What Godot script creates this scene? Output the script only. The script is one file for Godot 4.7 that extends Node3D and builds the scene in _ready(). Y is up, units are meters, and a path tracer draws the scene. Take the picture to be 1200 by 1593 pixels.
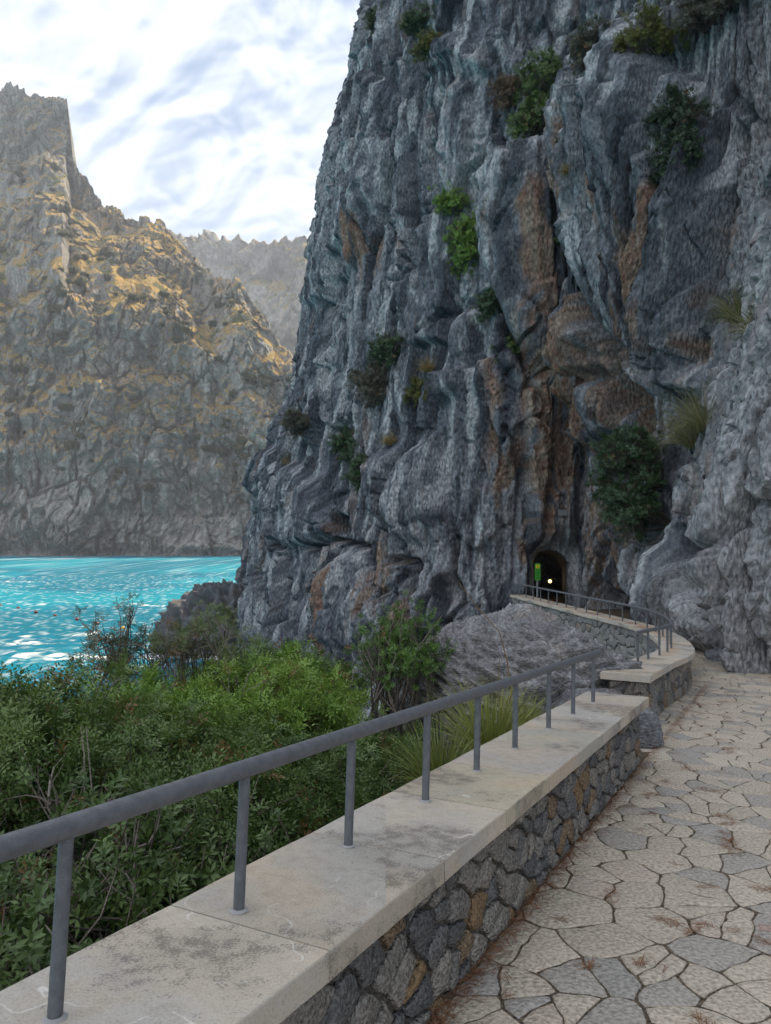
extends Node3D
# A coast path below limestone cliffs: paved path, stone parapets with railings, a tunnel, a turquoise bay and mountains.

const SEA := -6.4
const DX := 0.4554   # horizontal direction in which the near parapet runs: (DX, -DZ)
const DZ := 0.8903

class MB:
	var v := PackedVector3Array()
	var c := PackedColorArray()
	var t := PackedInt32Array()
	func p(a: Vector3, col := Color.WHITE) -> int:
		v.append(a)
		c.append(col)
		return v.size() - 1
	func tri(a: int, b: int, d: int) -> void:   # counter-clockwise seen from outside
		t.append(a)
		t.append(d)
		t.append(b)
	func quad(a: int, b: int, d: int, e: int) -> void:
		tri(a, b, d)
		tri(a, d, e)
	func flat() -> void:   # own corners for every face
		var nv := PackedVector3Array()
		var nc := PackedColorArray()
		var nt := PackedInt32Array()
		for k in t.size():
			nv.append(v[t[k]])
			nc.append(c[t[k]])
			nt.append(k)
		v = nv
		c = nc
		t = nt
	func mesh() -> ArrayMesh:
		var n := PackedVector3Array()
		n.resize(v.size())
		for k in range(0, t.size(), 3):
			var a := v[t[k]]
			var f := (v[t[k + 2]] - a).cross(v[t[k + 1]] - a)
			n[t[k]] += f
			n[t[k + 1]] += f
			n[t[k + 2]] += f
		for k in n.size():
			n[k] = n[k].normalized() if n[k].length_squared() > 1e-20 else Vector3.UP
		return with(n)
	func with(n: PackedVector3Array) -> ArrayMesh:
		var a := []
		a.resize(Mesh.ARRAY_MAX)
		a[Mesh.ARRAY_VERTEX] = v
		a[Mesh.ARRAY_NORMAL] = n
		a[Mesh.ARRAY_COLOR] = c
		a[Mesh.ARRAY_INDEX] = t
		var m := ArrayMesh.new()
		m.add_surface_from_arrays(Mesh.PRIMITIVE_TRIANGLES, a)
		return m

	func tube(pts: PackedVector3Array, rad: PackedFloat32Array, sides: int, col := Color.WHITE, caps := true) -> void:
		var first := v.size()
		var side := Vector3.UP
		for k in pts.size():
			var d: Vector3 = (pts[mini(k + 1, pts.size() - 1)] - pts[maxi(k - 1, 0)]).normalized()
			if k == 0:
				side = d.cross(Vector3.RIGHT if absf(d.x) < 0.8 else Vector3.UP).normalized()
			else:
				side = (side - d * side.dot(d)).normalized()
			var up := d.cross(side)
			for s in sides:
				var a := TAU * s / sides
				p(pts[k] + (side * cos(a) + up * sin(a)) * rad[k], col)
		for k in pts.size() - 1:
			for s in sides:
				var a := first + k * sides + s
				var b := first + k * sides + (s + 1) % sides
				quad(a, b, b + sides, a + sides)
		if caps:
			for e in 2:
				var at := 0 if e == 0 else pts.size() - 1
				var mid := p(pts[at], col)
				var ring := v.size()
				for s in sides:
					p(v[first + at * sides + s], col)
				for s in sides:
					if e == 1:
						tri(mid, ring + s, ring + (s + 1) % sides)
					else:
						tri(mid, ring + (s + 1) % sides, ring + s)

	func box(o: Vector3, x: Vector3, y: Vector3, z: Vector3, col := Color.WHITE) -> void:   # centre and half axes, sharp edges
		for f in [[x, y, z], [-x, z, y], [y, z, x], [-y, x, z], [z, x, y], [-z, y, x]]:
			var q := v.size()
			var m: Vector3 = o + f[0]
			p(m - f[1] - f[2], col)
			p(m + f[1] - f[2], col)
			p(m + f[1] + f[2], col)
			p(m - f[1] + f[2], col)
			quad(q, q + 1, q + 2, q + 3)


var names := {}
var rng := RandomNumberGenerator.new()

func numbered(called: String) -> String:
	var n: int = names.get(called, 0)
	names[called] = n + 1
	return called if n == 0 else "%s_%03d" % [called, n]

func thing(called: String, label: String, category: String, at := Vector3.ZERO, group := "") -> Node3D:
	var o := Node3D.new()
	o.name = numbered(called)
	add_child(o)
	o.position = at
	tag(o, label, category, group)
	return o

func tag(o: Node, label: String, category: String, group := "") -> void:
	o.set_meta("label", label)
	o.set_meta("category", category)
	if group:
		o.set_meta("group", group)

func part(parent: Node3D, called: String, m: Mesh, mat: Material, at := Vector3.ZERO) -> MeshInstance3D:
	var o := MeshInstance3D.new()
	o.name = called
	o.mesh = m
	o.material_override = mat
	o.position = at
	parent.add_child(o, true)
	return o

func struct(called: String, m: Mesh, mat: Material, label := "") -> MeshInstance3D:
	var o := MeshInstance3D.new()
	o.name = numbered(called)
	o.mesh = m
	o.material_override = mat
	add_child(o)
	o.set_meta("kind", "structure")
	if label:
		o.set_meta("label", label)
	return o

# ---------------------------------------------------------------- noise and textures
func fnl(sd: int, freq: float, oct := 4, kind := FastNoiseLite.TYPE_SIMPLEX_SMOOTH, fractal := FastNoiseLite.FRACTAL_FBM) -> FastNoiseLite:
	var n := FastNoiseLite.new()
	n.seed = sd
	n.frequency = freq
	n.noise_type = kind
	n.fractal_type = fractal
	n.fractal_octaves = oct
	return n

func noise_tex(n: FastNoiseLite, size: int, lo: float, hi: float, mid := -1.0) -> NoiseTexture2D:
	var t := NoiseTexture2D.new()
	t.width = size
	t.height = size
	t.seamless = true
	t.noise = n
	var g := Gradient.new()
	g.set_color(0, Color(lo, lo, lo))
	g.set_color(1, Color(hi, hi, hi))
	if mid >= 0.0:
		g.add_point(0.5, Color(mid, mid, mid))
	t.color_ramp = g
	return t

func mat(rough: float, tint := Color.WHITE, tex: Texture2D = null, bump: Texture2D = null, depth := 0.0, scale := Vector3.ONE, spec := 0.4) -> StandardMaterial3D:
	var m := StandardMaterial3D.new()
	m.albedo_color = tint.linear_to_srgb()
	m.vertex_color_use_as_albedo = true
	m.roughness = rough
	m.metallic_specular = spec
	m.uv1_triplanar = true
	m.uv1_world_triplanar = true
	m.uv1_scale = scale
	m.uv1_triplanar_sharpness = 3.0
	if tex:
		m.albedo_texture = tex
	if bump:
		m.heightmap_enabled = true
		m.heightmap_texture = bump
		m.heightmap_scale = depth
	return m

func hsh(x: int, y: int, sd: int) -> int:
	var n := (x * 374761393 + y * 668265263 + sd * 974634777) & 0x7fffffff
	n = ((n ^ (n >> 13)) * 1274126177) & 0x7fffffff
	return n ^ (n >> 16)

func facet(x: float, y: float, sd: int, tilt: float) -> Vector2:
	# broken rock: each cell of a warped Voronoi pattern has a depth and a slant of its own; y of the result is the distance to the next cell
	var ix := floori(x)
	var iy := floori(y)
	var d1 := 9.0
	var d2 := 9.0
	var off := 0.0
	for a in range(ix - 1, ix + 2):
		for b in range(iy - 1, iy + 2):
			var k := hsh(a, b, sd)
			var fx := a + float(k & 1023) / 1023.0 - x
			var fy := b + float((k >> 10) & 1023) / 1023.0 - y
			var d := fx * fx + fy * fy
			if d < d1:
				d2 = d1
				d1 = d
				var w := (k * 7919) & 0x7fffffff
				off = float(w & 255) / 127.5 - 1.0 + tilt * (fx * (float((w >> 8) & 255) / 127.5 - 1.0) + fy * (float((w >> 16) & 255) / 127.5 - 1.0))
			elif d < d2:
				d2 = d
	var edge := sqrt(d2) - sqrt(d1)
	return Vector2(off * smooth(0.0, 0.07, edge), edge)

func smooth(a: float, b: float, x: float) -> float:
	var t := clampf((x - a) / (b - a), 0.0, 1.0)
	return t * t * (3.0 - 2.0 * t)

func seg_dist(p: Vector2, a: Vector2, b: Vector2) -> float:
	var d := b - a
	var t := clampf((p - a).dot(d) / maxf(d.length_squared(), 1e-6), 0.0, 1.0)
	return p.distance_to(a + d * t)

func poly_dist(p: Vector2, q: PackedVector2Array) -> float:   # positive inside
	var best := 1e9
	var inside := false
	var n := q.size()
	for k in n:
		var a := q[k]
		var b := q[(k + 1) % n]
		best = minf(best, seg_dist(p, a, b))
		if (a.y > p.y) != (b.y > p.y) and p.x < (b.x - a.x) * (p.y - a.y) / (b.y - a.y) + a.x:
			inside = not inside
	return best if inside else -best

func pairs(a: Array) -> PackedVector2Array:
	var q := PackedVector2Array()
	for k in range(0, a.size(), 2):
		q.append(Vector2(a[k], a[k + 1]))
	return q

func cr(a: Vector2, b: Vector2, c: Vector2, d: Vector2, t: float) -> Vector2:
	return 0.5 * (2.0 * b + (c - a) * t + (2.0 * a - 5.0 * b + 4.0 * c - d) * t * t + (3.0 * b - a - 3.0 * c + d) * t * t * t)

# a displaced sheet: rows of points are computed by worker threads, then joined into one mesh
var sheet_rows: Array
var sheet_cols: Array
var sheet_fn: Callable
var sheet_out: Array

func sheet_task(k: int) -> void:
	var r := PackedVector3Array()
	var c := PackedColorArray()
	for x in sheet_cols:
		var o: Array = sheet_fn.call(x, sheet_rows[k])
		r.append(o[0])
		c.append(o[1])
	sheet_out[k] = [r, c]

func run_sheet(rows: Array, cols: Array, f: Callable, color_after = null) -> ArrayMesh:
	sheet_rows = rows
	sheet_cols = cols
	sheet_fn = f
	sheet_out = []
	sheet_out.resize(rows.size())
	var id := WorkerThreadPool.add_group_task(sheet_task, rows.size(), -1, true)
	WorkerThreadPool.wait_for_group_task_completion(id)
	var m := MB.new()
	for r in sheet_out:
		m.v.append_array(r[0])
		m.c.append_array(r[1])
	var w := cols.size()
	var n := PackedVector3Array()
	n.resize(m.v.size())
	for i in rows.size():
		for j in w:
			var a := m.v[i * w + maxi(j - 1, 0)]
			var b := m.v[i * w + mini(j + 1, w - 1)]
			var d := m.v[maxi(i - 1, 0) * w + j]
			var e := m.v[mini(i + 1, rows.size() - 1) * w + j]
			n[i * w + j] = (b - a).cross(e - d).normalized()
	for i in rows.size() - 1:
		for j in w - 1:
			var a := i * w + j
			m.t.append_array(PackedInt32Array([a, a + w + 1, a + 1, a, a + w, a + w + 1]))
	if color_after != null:
		var paint: Callable = color_after
		for k in m.v.size():
			m.c[k] = paint.call(m.v[k], n[k], m.c[k])
	return m.with(n)
# ---------------------------------------------------------------- the cliff: plan points along its foot and how far it leans at each height
const COLS := [60,10,40,2,20,-6,9.2,-11.3,7.05,-15,7.25,-17,8,-19.5,8.6,-23,8.7,-26.5,7.7,-29,6.2,-29.5,4.6,-28.8,2,-29.5,-1,-33,-4.2,-39,-7.6,-47,-10,-54,-10.5,-60,-7,-69,3,-80,25,-95]
const ROWH := [-8,0,6,14,22,32,46]
const LEAN := [
	[0,0,0,0,0.7,0,2.5,0,3.5,0,5,0,10,0],
	[0,0,0,0,0.7,0,2.5,0,3.5,0,5,0,10,0],
	[0,0,0,0,0.7,0,2.5,0,3.5,0,5,0,10,0],
	[0,0,0,0,0.7,0,2.5,0,3.5,0,5,0,10,0],
	[0,0,0,0,0.8,-0.1,2.6,-0.3,3.5,-0.5,5,-0.5,10,-1],
	[-0.1,0,0,0,1.5,-1.2,3,-2,3.5,-2.5,4.5,-3,9,-4],
	[-0.2,0.1,0,0,1,-0.5,2,-1,2.5,-1.5,3.5,-2.5,8,-5],
	[-0.2,0.1,0,0,0.3,0,0,1,0.5,0,1.5,-2,5,-8],
	[-0.2,0.2,0,0,-0.3,1.5,-0.5,3,0,1.5,1,-1.5,4,-10],
	[0,0.2,0,0,0,1,0,1.8,0,0.3,0,-3,2,-14],
	[0,0.2,0,0,0,1,0,1.5,0,0,0,-3,1,-14],
	[0,0.3,0,0,0,0.6,0,0.5,0,-1,0,-4,0,-15],
	[-0.1,1.2,0,0,0,-0.8,0,-1.8,0,-2.8,0,-6,0,-16],
	[-0.8,1.6,0,0,0.4,-1,0.8,-2,1,-3,1.5,-6.5,4,-16],
	[-1,1,0,0,0.8,-0.6,1.5,-1.5,2,-2.5,3,-5,8,-14],
	[-0.6,0.6,0,0,1.1,-0.3,2.8,-0.8,3.6,-1.2,5.6,-2.5,12,-6],
	[-0.6,0,0,0,1.4,0,4.2,0.5,5.3,0.8,7.8,1,14,2],
	[-0.6,0,0,0,1.3,0,4.2,0.5,5.3,0.5,7.8,0,14,0],
	[-1,-1,0,0,1,1,3,3,4,4,6,6,10,10],
	[-1,-1,0,0,1,1,2,3,3,4,4,6,6,12],
	[0,-1,0,0,0,1,0,3,0,4,0,6,0,12]]
# what stands out of or cuts into its face, in metres along the foot and metres of height
var SLABS := [
	[1.1,0.5,[50.13,14.12,49.86,15.64,49.32,16.55,48.55,16.34,47.44,16.55,47.08,15.53,46.83,14.24,46.31,13.09,45.57,11.61,44.52,10.05,43.66,8.5,44.54,6.86,46.29,5.77,47.5,7.2,48.4,7.73,48.89,8.56,49.42,9.86,49.92,11.5,50.16,12.37]],
	[1.6,0.6,[46.69,18.15,45.91,19.59,44.81,19.62,42.85,17.93,39.36,15.19,37.98,14.27,37.01,12.37,36.21,10.9,36.1,9.8,36.5,8.89,36.36,7.38,36.81,6.24,36.38,5.42,37.4,5.27,38.87,5.97,40.3,6.82,41.92,7.18,43.01,8.13,43.91,9.39,44.88,11.77,45.83,14.03,46.33,16.33]],
	[0.9,0.45,[46.8,8.13,45.67,9.84,44.1,9.26,42.95,7.33,41.85,5.99,41.89,4.96,44.43,4.76,46.26,4.83,46.65,6.25]],
	[0.7,0.4,[49.72,10.43,48.89,8.56,48.34,7.14,48.51,4.79,48.99,4.09,49.55,4.82,50.07,7.31]],
	[0.8,0.35,[51.37,9.65,50.47,10.81,50.04,10.28,50.29,7.34,51.42,6.52,51.87,7.63]],
	[0.9,0.5,[56.81,5.03,53.2,5.41,51.73,5.52,51.18,4.2,51.49,2.47,52.77,1.22,55.4,2.55]],
	[0.8,0.4,[79.11,7.24,72.94,7.37,69.32,4.41,73.8,4.05,78.29,4.65]],
	[0.9,0.4,[71.75,3.96,65.07,5.74,61.17,3.96,59.63,1.75,63.85,1.1,67.12,1.78]],
	[0.8,0.5,[60.68,0.22,56.27,1.18,54.9,-1.67,55.12,-2.96,59.29,-3.47]],
	[0.8,0.4,[52.9,-0.78,51.51,0.74,50.64,-1.4,51.27,-2.37,52.7,-2.11]],
	[0.6,0.4,[50.34,3.42,49.55,3.87,49.07,1.72,49.53,0.76,50.24,1.48]],
	[0.7,0.35,[41.49,1.29,38.8,1.54,36.19,1.35,33.11,0.26,31.91,-0.75,37.57,-1.57,41.98,-1.49,43.04,-0.96]],
	[0.45,0.25,[35.8,1.35,31.74,2.58,31.06,3.29,30.79,1.05,31.9,0.42]],
	[0.4,0.25,[31.96,0.35,30.86,0.92,30.68,-1,31.79,-0.8]],
	[0.9,0.6,[53.4,24.11,50.37,22.84,49.85,21.04,48.79,19.66,50.93,20.73,52.81,22.58]],
	[0.7,0.5,[73.41,22.08,60.8,26.52,56.52,23.81,56.89,17.78,59.1,14.64,67.25,14.75,74.8,16.94]],
	[0.5,0.4,[51.21,20.77,49.99,19.63,49.97,14.91,50.63,15.55,51.11,18.33]],
]
var CRACKS := [
	[0.28,1.6,[47.11,16.05,46.63,13.49,45.41,11.09,43.66,8.5,42.45,6.85]],
	[0.5,1.5,[42.98,7.73,42.16,6.42,41.2,5.34]],
	[0.6,1.5,[36.19,1.35,33.11,0.26,31.8,-0.7]],
	[0.12,0.4,[56.85,17.13,52.83,12.83,55.02,11.36]],
	[0.15,0.6,[50.14,10.95,51.36,10.72,52.6,9.81]],
	[0.55,1.5,[40.77,0.69,43.04,-0.51,44.05,-1.05]],
	[0.18,0.8,[72.46,7.41,72.89,5.02,75.71,1.81]],
	[0.25,0.9,[58.42,4.41,58.81,1.45,60.08,-0.36]],
	[0.15,0.7,[49.71,11.43,48.89,8.56,47.78,6.24]],
	[0.25,1,[54.76,0.94,53.11,0.45,53.21,-1.54]],
	[0.2,0.9,[36.14,10.88,36.41,8.81,36.61,6.38]],
	[0.2,0.8,[51.27,-1.66,50.75,-0.93,51.25,0.02]],
	[0.22,0.8,[62.38,1.12,59.52,1.39,56.27,1.18]],
	[0.2,0.7,[70.33,3.32,65.3,0.74,61.67,-3.49]],
]
var CAVES := [[42.44,6.69,0.8,1.8],[44.42,-0.57,0.7,1.3],[36.08,12.41,0.45,0.9],[70.22,8.54,0.6,1],[52.57,20.32,0.35,0.6],[52.27,17.91,0.5,0.7],[61.05,12.3,0.4,0.6],[39.19,6.26,0.6,0.9],[46.28,14.54,0.5,1.2],[65.49,0.06,0.4,0.9],[59.38,2.2,0.5,1],[51.26,-0.59,0.5,0.9]]
var STAINS := [
	[48.96,13.66,47.52,13.94,47.16,11.87,46.82,9.06,47.5,7.43,48.54,8.08,48.93,11.19],
	[42.26,11.75,38.39,11.62,37.56,9.1,36.81,6.24,39.4,6.14,41.36,8.65],
	[48.53,7.14,46.89,6.73,46.45,3.89,46.52,2.69,47.49,2.45,48.09,0.75,49.06,0.28,48.95,1.96,48.34,3.86],
	[46.35,8.12,44.66,9.26,42.7,6.89,41.9,5.1,45.15,4.85,46.65,6.25],
	[55.56,0.92,54.54,-1.89,53.65,-1.82,54.52,0.68],
	[59.43,17.41,56.81,16.33,57.27,14.43,59.55,15.28],
	[45.83,17.05,44.8,15.72,44.25,12.19,45.44,12.9],
	[45.39,3.37,43.96,2.84,43.68,-0.11,44.77,-0.05],
	[60.46,-0.38,58.32,-0.27,58.03,-3.31,59.62,-3.51],
	[49.66,5.31,47.9,4.82,48.73,3.15,49.88,3.28],
	[37.44,9.78,36.53,9.55,36.13,6.29,36.97,6.45]]
var grid: Array = []        # cliff control points
var arc := PackedFloat32Array()
var slabs: Array = []
var cracks: Array = []
var stains: Array = []
var nz := {}

func cliff_setup() -> void:
	for k in LEAN.size():
		var c := []
		for r in 7:
			c.append(Vector2(COLS[k * 2] + LEAN[k][r * 2], COLS[k * 2 + 1] + LEAN[k][r * 2 + 1]))
		grid.append(c)
	arc.append(0.0)
	var foot := cliff_row(0.0)
	for k in 1000:
		var a := on_row(foot, k * 0.02)
		var b := on_row(foot, k * 0.02 + 0.02)
		arc.append(arc[k] + a.distance_to(b))
	var shift := 33.2 - arc[250]
	for k in arc.size():
		arc[k] += shift
	for s in SLABS:
		var q := pairs(s[2])
		slabs.append([s[0], s[1], q, box_of(q, s[1] + 0.8)])
	for s in CRACKS:
		var q := pairs(s[2])
		cracks.append([s[0], s[1], q, box_of(q, s[0] * 2.0 + 0.6)])
	for s in STAINS:
		var q := pairs(s)
		stains.append([q, box_of(q, 1.6)])
	nz.warp = fnl(11, 0.35, 3)
	nz.warp2 = fnl(12, 0.35, 3)
	nz.flute = fnl(13, 0.55, 4, FastNoiseLite.TYPE_SIMPLEX_SMOOTH, FastNoiseLite.FRACTAL_RIDGED)
	nz.big = fnl(14, 0.09, 3)
	nz.fine = fnl(15, 1.1, 5)
	nz.pock = fnl(16, 0.9, 3)
	nz.streak = fnl(17, 0.9, 4)
	nz.tone = fnl(18, 0.16, 4)
	nz.rust = fnl(19, 0.45, 5)

	var id := WorkerThreadPool.add_group_task(map_task, 341, -1, true)
	WorkerThreadPool.wait_for_group_task_completion(id)
	for k in 341:
		relief_map.append(map_out[k][0])
		stain_map.append(map_out[k][1])

# what the slabs and seeps add, on a grid of 0.16 m from 27 m along the foot and 9 m below the path
var relief_map: Array = []
var stain_map: Array = []
var map_out := {}

func map_task(k: int) -> void:
	var a := PackedFloat32Array()
	var b := PackedFloat32Array()
	for i in 271:
		var q := Vector2(27.0 + k * 0.16, -9.0 + i * 0.16)
		var d := 0.0
		var e := -2.0
		for s in slabs:
			if s[3].has_point(q):
				var sd := poly_dist(q, s[2])
				d += s[0] * (0.75 * smooth(-0.12, s[1], sd) + 0.25 * smooth(0.0, s[1] * 4.0, sd))
		for s in stains:
			if s[1].has_point(q):
				e = maxf(e, poly_dist(q, s[0]))
		a.append(d)
		b.append(e)
	lock.lock()
	map_out[k] = [a, b]
	lock.unlock()

var lock := Mutex.new()

func looked(map: Array, q: Vector2, other: float) -> float:
	var x := (q.x - 27.0) / 0.16
	var y := (q.y + 9.0) / 0.16
	if x < 0.0 or y < 0.0 or x >= 340.0 or y >= 270.0:
		return other
	var i := int(x)
	var j := int(y)
	var a: PackedFloat32Array = map[i]
	var b: PackedFloat32Array = map[i + 1]
	return lerpf(lerpf(a[j], a[j + 1], y - j), lerpf(b[j], b[j + 1], y - j), x - i)

func box_of(q: PackedVector2Array, more: float) -> Rect2:
	var r := Rect2(q[0], Vector2.ZERO)
	for p in q:
		r = r.expand(p)
	return r.grow(more)

func cliff_col(k: int, j: int, t: float) -> Vector2:
	var c: Array = grid[clampi(k, 0, 20)]
	return cr(c[maxi(j - 1, 0)], c[j], c[mini(j + 1, 6)], c[mini(j + 2, 6)], t)

func cliff_row(h: float) -> PackedVector2Array:   # plan of the cliff at one height
	var j := 0
	while j < 5 and h > ROWH[j + 1]:
		j += 1
	var q := clampf((h - ROWH[j]) / (ROWH[j + 1] - ROWH[j]), 0.0, 1.0)
	var r := PackedVector2Array()
	for k in 21:
		r.append(cliff_col(k, j, q))
	return r

func on_row(r: PackedVector2Array, u: float) -> Vector2:
	var i := clampi(int(u), 0, 19)
	return cr(r[maxi(i - 1, 0)], r[i], r[i + 1], r[mini(i + 2, 20)], u - i)

func cliff_base(u: float, h: float) -> Vector2:
	return on_row(cliff_row(h), u)

func u_of(m: float) -> float:
	var k := arc.bsearch(m)
	k = clampi(k, 1, arc.size() - 1)
	return (k - 1 + (m - arc[k - 1]) / maxf(arc[k] - arc[k - 1], 1e-6)) * 0.02

func cliff_point(m: float, h: float, row: PackedVector2Array) -> Array:
	# [position, outward direction, colour]
	var u := u_of(m)
	var b := on_row(row, u)
	var g := (on_row(row, u + 0.03) - on_row(row, u - 0.03)).normalized()
	var out := Vector3(g.y, 0.0, -g.x)
	var p := Vector3(b.x, h, b.y)
	var w1: float = nz.warp.get_noise_3d(p.x, p.y * 0.7, p.z)
	var w2: float = nz.warp2.get_noise_3d(p.x, p.y * 0.7, p.z)
	var q := Vector2(m + w1 * 0.30, h + w2 * 0.40)
	var wv: float = nz.warp.get_noise_3d(p.x + 60.0, p.y * 0.13, p.z)       # changes little with height
	var d: float = nz.big.get_noise_3d(p.x, p.y * 0.3, p.z) * 0.9
	d += looked(relief_map, q, 0.0)
	# fracture blocks, three sizes, leaning with the strata
	var lean := m + h * 0.10 + wv * 0.7 + w2 * 0.12
	var f1 := facet(lean / 2.2, q.y / 7.5, 3, 1.3)
	var f2 := facet((lean + w1 * 0.4) / 0.85, q.y / 2.7 + w1 * 0.5, 5, 1.4)
	var f3 := facet((q.x + w2 * 0.4) / 0.32, q.y / 0.62 + w1, 7, 1.5)
	var tone0: float = nz.tone.get_noise_3d(p.x + 90.0, p.y * 0.6, p.z)
	var rough := smooth(-0.12, 0.38, nz.pock.get_noise_3d(p.x * 0.3, p.y * 0.2, p.z * 0.3))
	var near_rock := smooth(37.5, 35.5, m)       # the right-hand rock is broken into blocks, not fluted
	rough = maxf(rough, near_rock)
	d += f1.x * 0.36 * (1.0 - 0.6 * near_rock) + f2.x * (0.09 + 0.13 * rough) + f3.x * (0.008 + 0.055 * rough)
	d -= 0.42 * (1.0 - smooth(0.0, 0.07, f1.y)) + (0.05 + 0.15 * rough) * (1.0 - smooth(0.0, 0.10, f2.y)) + (0.02 + 0.06 * rough) * (1.0 - smooth(0.0, 0.10, f3.y))
	# water-worn flutes
	var fl: float = nz.flute.get_noise_3d(p.x * 1.5 + wv * 0.5, p.y * 0.06 + w2 * 0.05, p.z * 1.5)
	var fl2: float = nz.flute.get_noise_3d(p.x * 4.2 + wv * 1.1, p.y * 0.13 + w2 * 0.12, p.z * 4.2 + 31.0)
	d += ((fl - 0.2) * (0.36 - 0.18 * rough) + (fl2 - 0.2) * (0.13 - 0.08 * rough)) * (1.0 - 0.75 * near_rock)
	# steep joints: thin plates that break off to one side, in two sizes
	var j1: float = (m + h * 0.16) / 1.7 + wv * 0.8 + 0.10 * w1
	var j2 := (m - h * 0.07) / 0.52 + wv * 1.5 + 0.15 * w2
	var s1 := j1 - floorf(j1)
	var s2 := j2 - floorf(j2)
	s1 = s1 * smooth(1.0, 0.93, s1)
	s2 = s2 * smooth(1.0, 0.90, s2)
	d += ((s1 - 0.4) * 0.42 * smooth(-0.25, 0.3, w2 + tone0 * 0.6) + (s2 - 0.4) * 0.15 * smooth(-0.3, 0.25, w1 - tone0)) * (1.0 - 0.6 * near_rock)
	d += nz.fine.get_noise_3d(p.x, p.y * 0.45, p.z) * 0.08
	d += nz.fine.get_noise_3d(p.x * 4.1, p.y * 2.6, p.z * 4.1) * 0.05
	for s in cracks:
		if s[3].has_point(q):
			var best := 9.0
			var line: PackedVector2Array = s[2]
			for k in line.size() - 1:
				best = minf(best, seg_dist(q, line[k], line[k + 1]))
			d -= s[1] * (1.0 - smooth(s[0] * 0.25, s[0] * 1.3, best + 0.1 * fl))
	for c in CAVES:
		var e := Vector2(q.x - c[0], (q.y - c[1]) * 0.75).length()
		if e < c[2] * 1.4:
			d -= c[3] * (1.0 - smooth(c[2] * 0.35, c[2] * 1.2, e))
	# the mouth of the tunnel
	var tx := absf(m - 47.1 + 0.12 * w1)
	if tx < 1.9 and h < 2.4:
		var top := 0.55 + 0.44 * sqrt(maxf(0.0, 1.0 - tx * tx / 0.30)) + 0.06 * fl
		var near := maxf(tx - 0.53, h - top)
		d = lerpf(d, -0.12 + 0.10 * w1 + 0.04 * f3.x, 1.0 - smooth(0.15, 1.25, near))
		d = lerpf(d, -7.5, 1.0 - smooth(-0.05, 0.04, near))
	# colour of the stone: grey limestone, pale and dark runs of lime and algae, rusty seeps
	var tone: float = nz.tone.get_noise_3d(p.x, p.y * 0.5, p.z)
	var st: float = nz.streak.get_noise_3d(p.x * 1.6 + w1, p.y * 0.11, p.z * 1.6)
	var st2: float = nz.streak.get_noise_3d(p.x * 4.5 + 40.0, p.y * 0.35, p.z * 4.5)
	var st3: float = nz.streak.get_noise_3d(p.x * 9.0 + w1, p.y * 0.30, p.z * 9.0 + 15.0)
	var rs: float = nz.rust.get_noise_3d(p.x * 1.3, p.y * 0.32, p.z * 1.3)
	var col := Color(0.145, 0.16, 0.185).lerp(Color(0.34, 0.35, 0.37), smooth(-0.5, 0.5, 0.8 * tone + 0.5 * st2 + 0.6 * st3))
	col = col.lerp(Color(0.54, 0.55, 0.56), 0.8 * smooth(0.10, 0.38, st + 0.35 * st2 + 0.25 * st3))
	col = col.lerp(Color(0.055, 0.063, 0.078), 0.85 * smooth(0.06, 0.32, -st + 0.35 * st2 + 0.25 * st3))
	if m < 37.0:
		col = col.lerp(Color(0.40, 0.40, 0.40), 0.55 * smooth(37.0, 35.0, m))
	var seep := 0.40 * smooth(0.24, 0.44, rs) * smooth(-0.1, 0.3, -tone)
	seep = maxf(seep, smooth(-0.1, 0.5, 0.8 * clampf(looked(stain_map, q, -2.0), -2.0, 0.5) + rs * 1.3 + st * 1.7 + st2 * 0.7))
	if seep > 0.01:
		var rust := Color(0.27, 0.14, 0.085).lerp(Color(0.31, 0.225, 0.155), smooth(-0.2, 0.3, st3 + 0.6 * tone)).lerp(Color(0.12, 0.08, 0.062), smooth(0.05, 0.4, -rs + st2 * 0.7))
		col = col.lerp(rust, seep * 0.85)
	return [p + out * d, out, col]

func cliff_vertex(m: float, at: Array) -> Array:
	var a := cliff_point(m, at[0], at[1])
	return [a[0], a[2]]

func build_cliff() -> void:
	cliff_setup()
	var cols := []
	var m := arc[arc.size() - 1]
	while m > arc[0]:
		cols.append(m)
		var b := cliff_base(u_of(m), 4.0)
		var away := Vector2(b.x, b.y).length()
		var seen := m > 29.0 and m < 80.0
		m -= clampf(0.0024 * away, 0.035, 0.2) if seen else 0.9
	cols.append(arc[0])
	var rows := []
	var h := -8.0
	while h < 46.0:
		rows.append([h, cliff_row(h)])
		h += 0.13 if h < -2.0 else 0.05 if h < 8.0 else 0.08 if h < 34.0 else 1.6
	rows.append([46.0, cliff_row(46.0)])
	var grain := noise_tex(fnl(31, 0.02, 6), 1024, 0.52, 1.0)
	var broken := fnl(32, 0.016, 4, FastNoiseLite.TYPE_CELLULAR)     # a net of fine fractures
	broken.cellular_return_type = FastNoiseLite.RETURN_DISTANCE2_SUB
	broken.fractal_gain = 0.55
	broken.domain_warp_enabled = true
	broken.domain_warp_amplitude = 22.0
	broken.domain_warp_frequency = 0.02
	var relief := noise_tex(broken, 1024, 0.0, 1.0)
	rock = mat(0.88, Color(1.34, 1.34, 1.34), grain, relief, 8.0, Vector3(0.40, 0.20, 0.40), 0.3)
	struct("cliff", run_sheet(rows, cols, cliff_vertex), rock, "towering fluted grey limestone cliff with rusty seeps above the tunnel")
	print("cliff ", rows.size(), " x ", cols.size())

var rock: StandardMaterial3D

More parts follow.
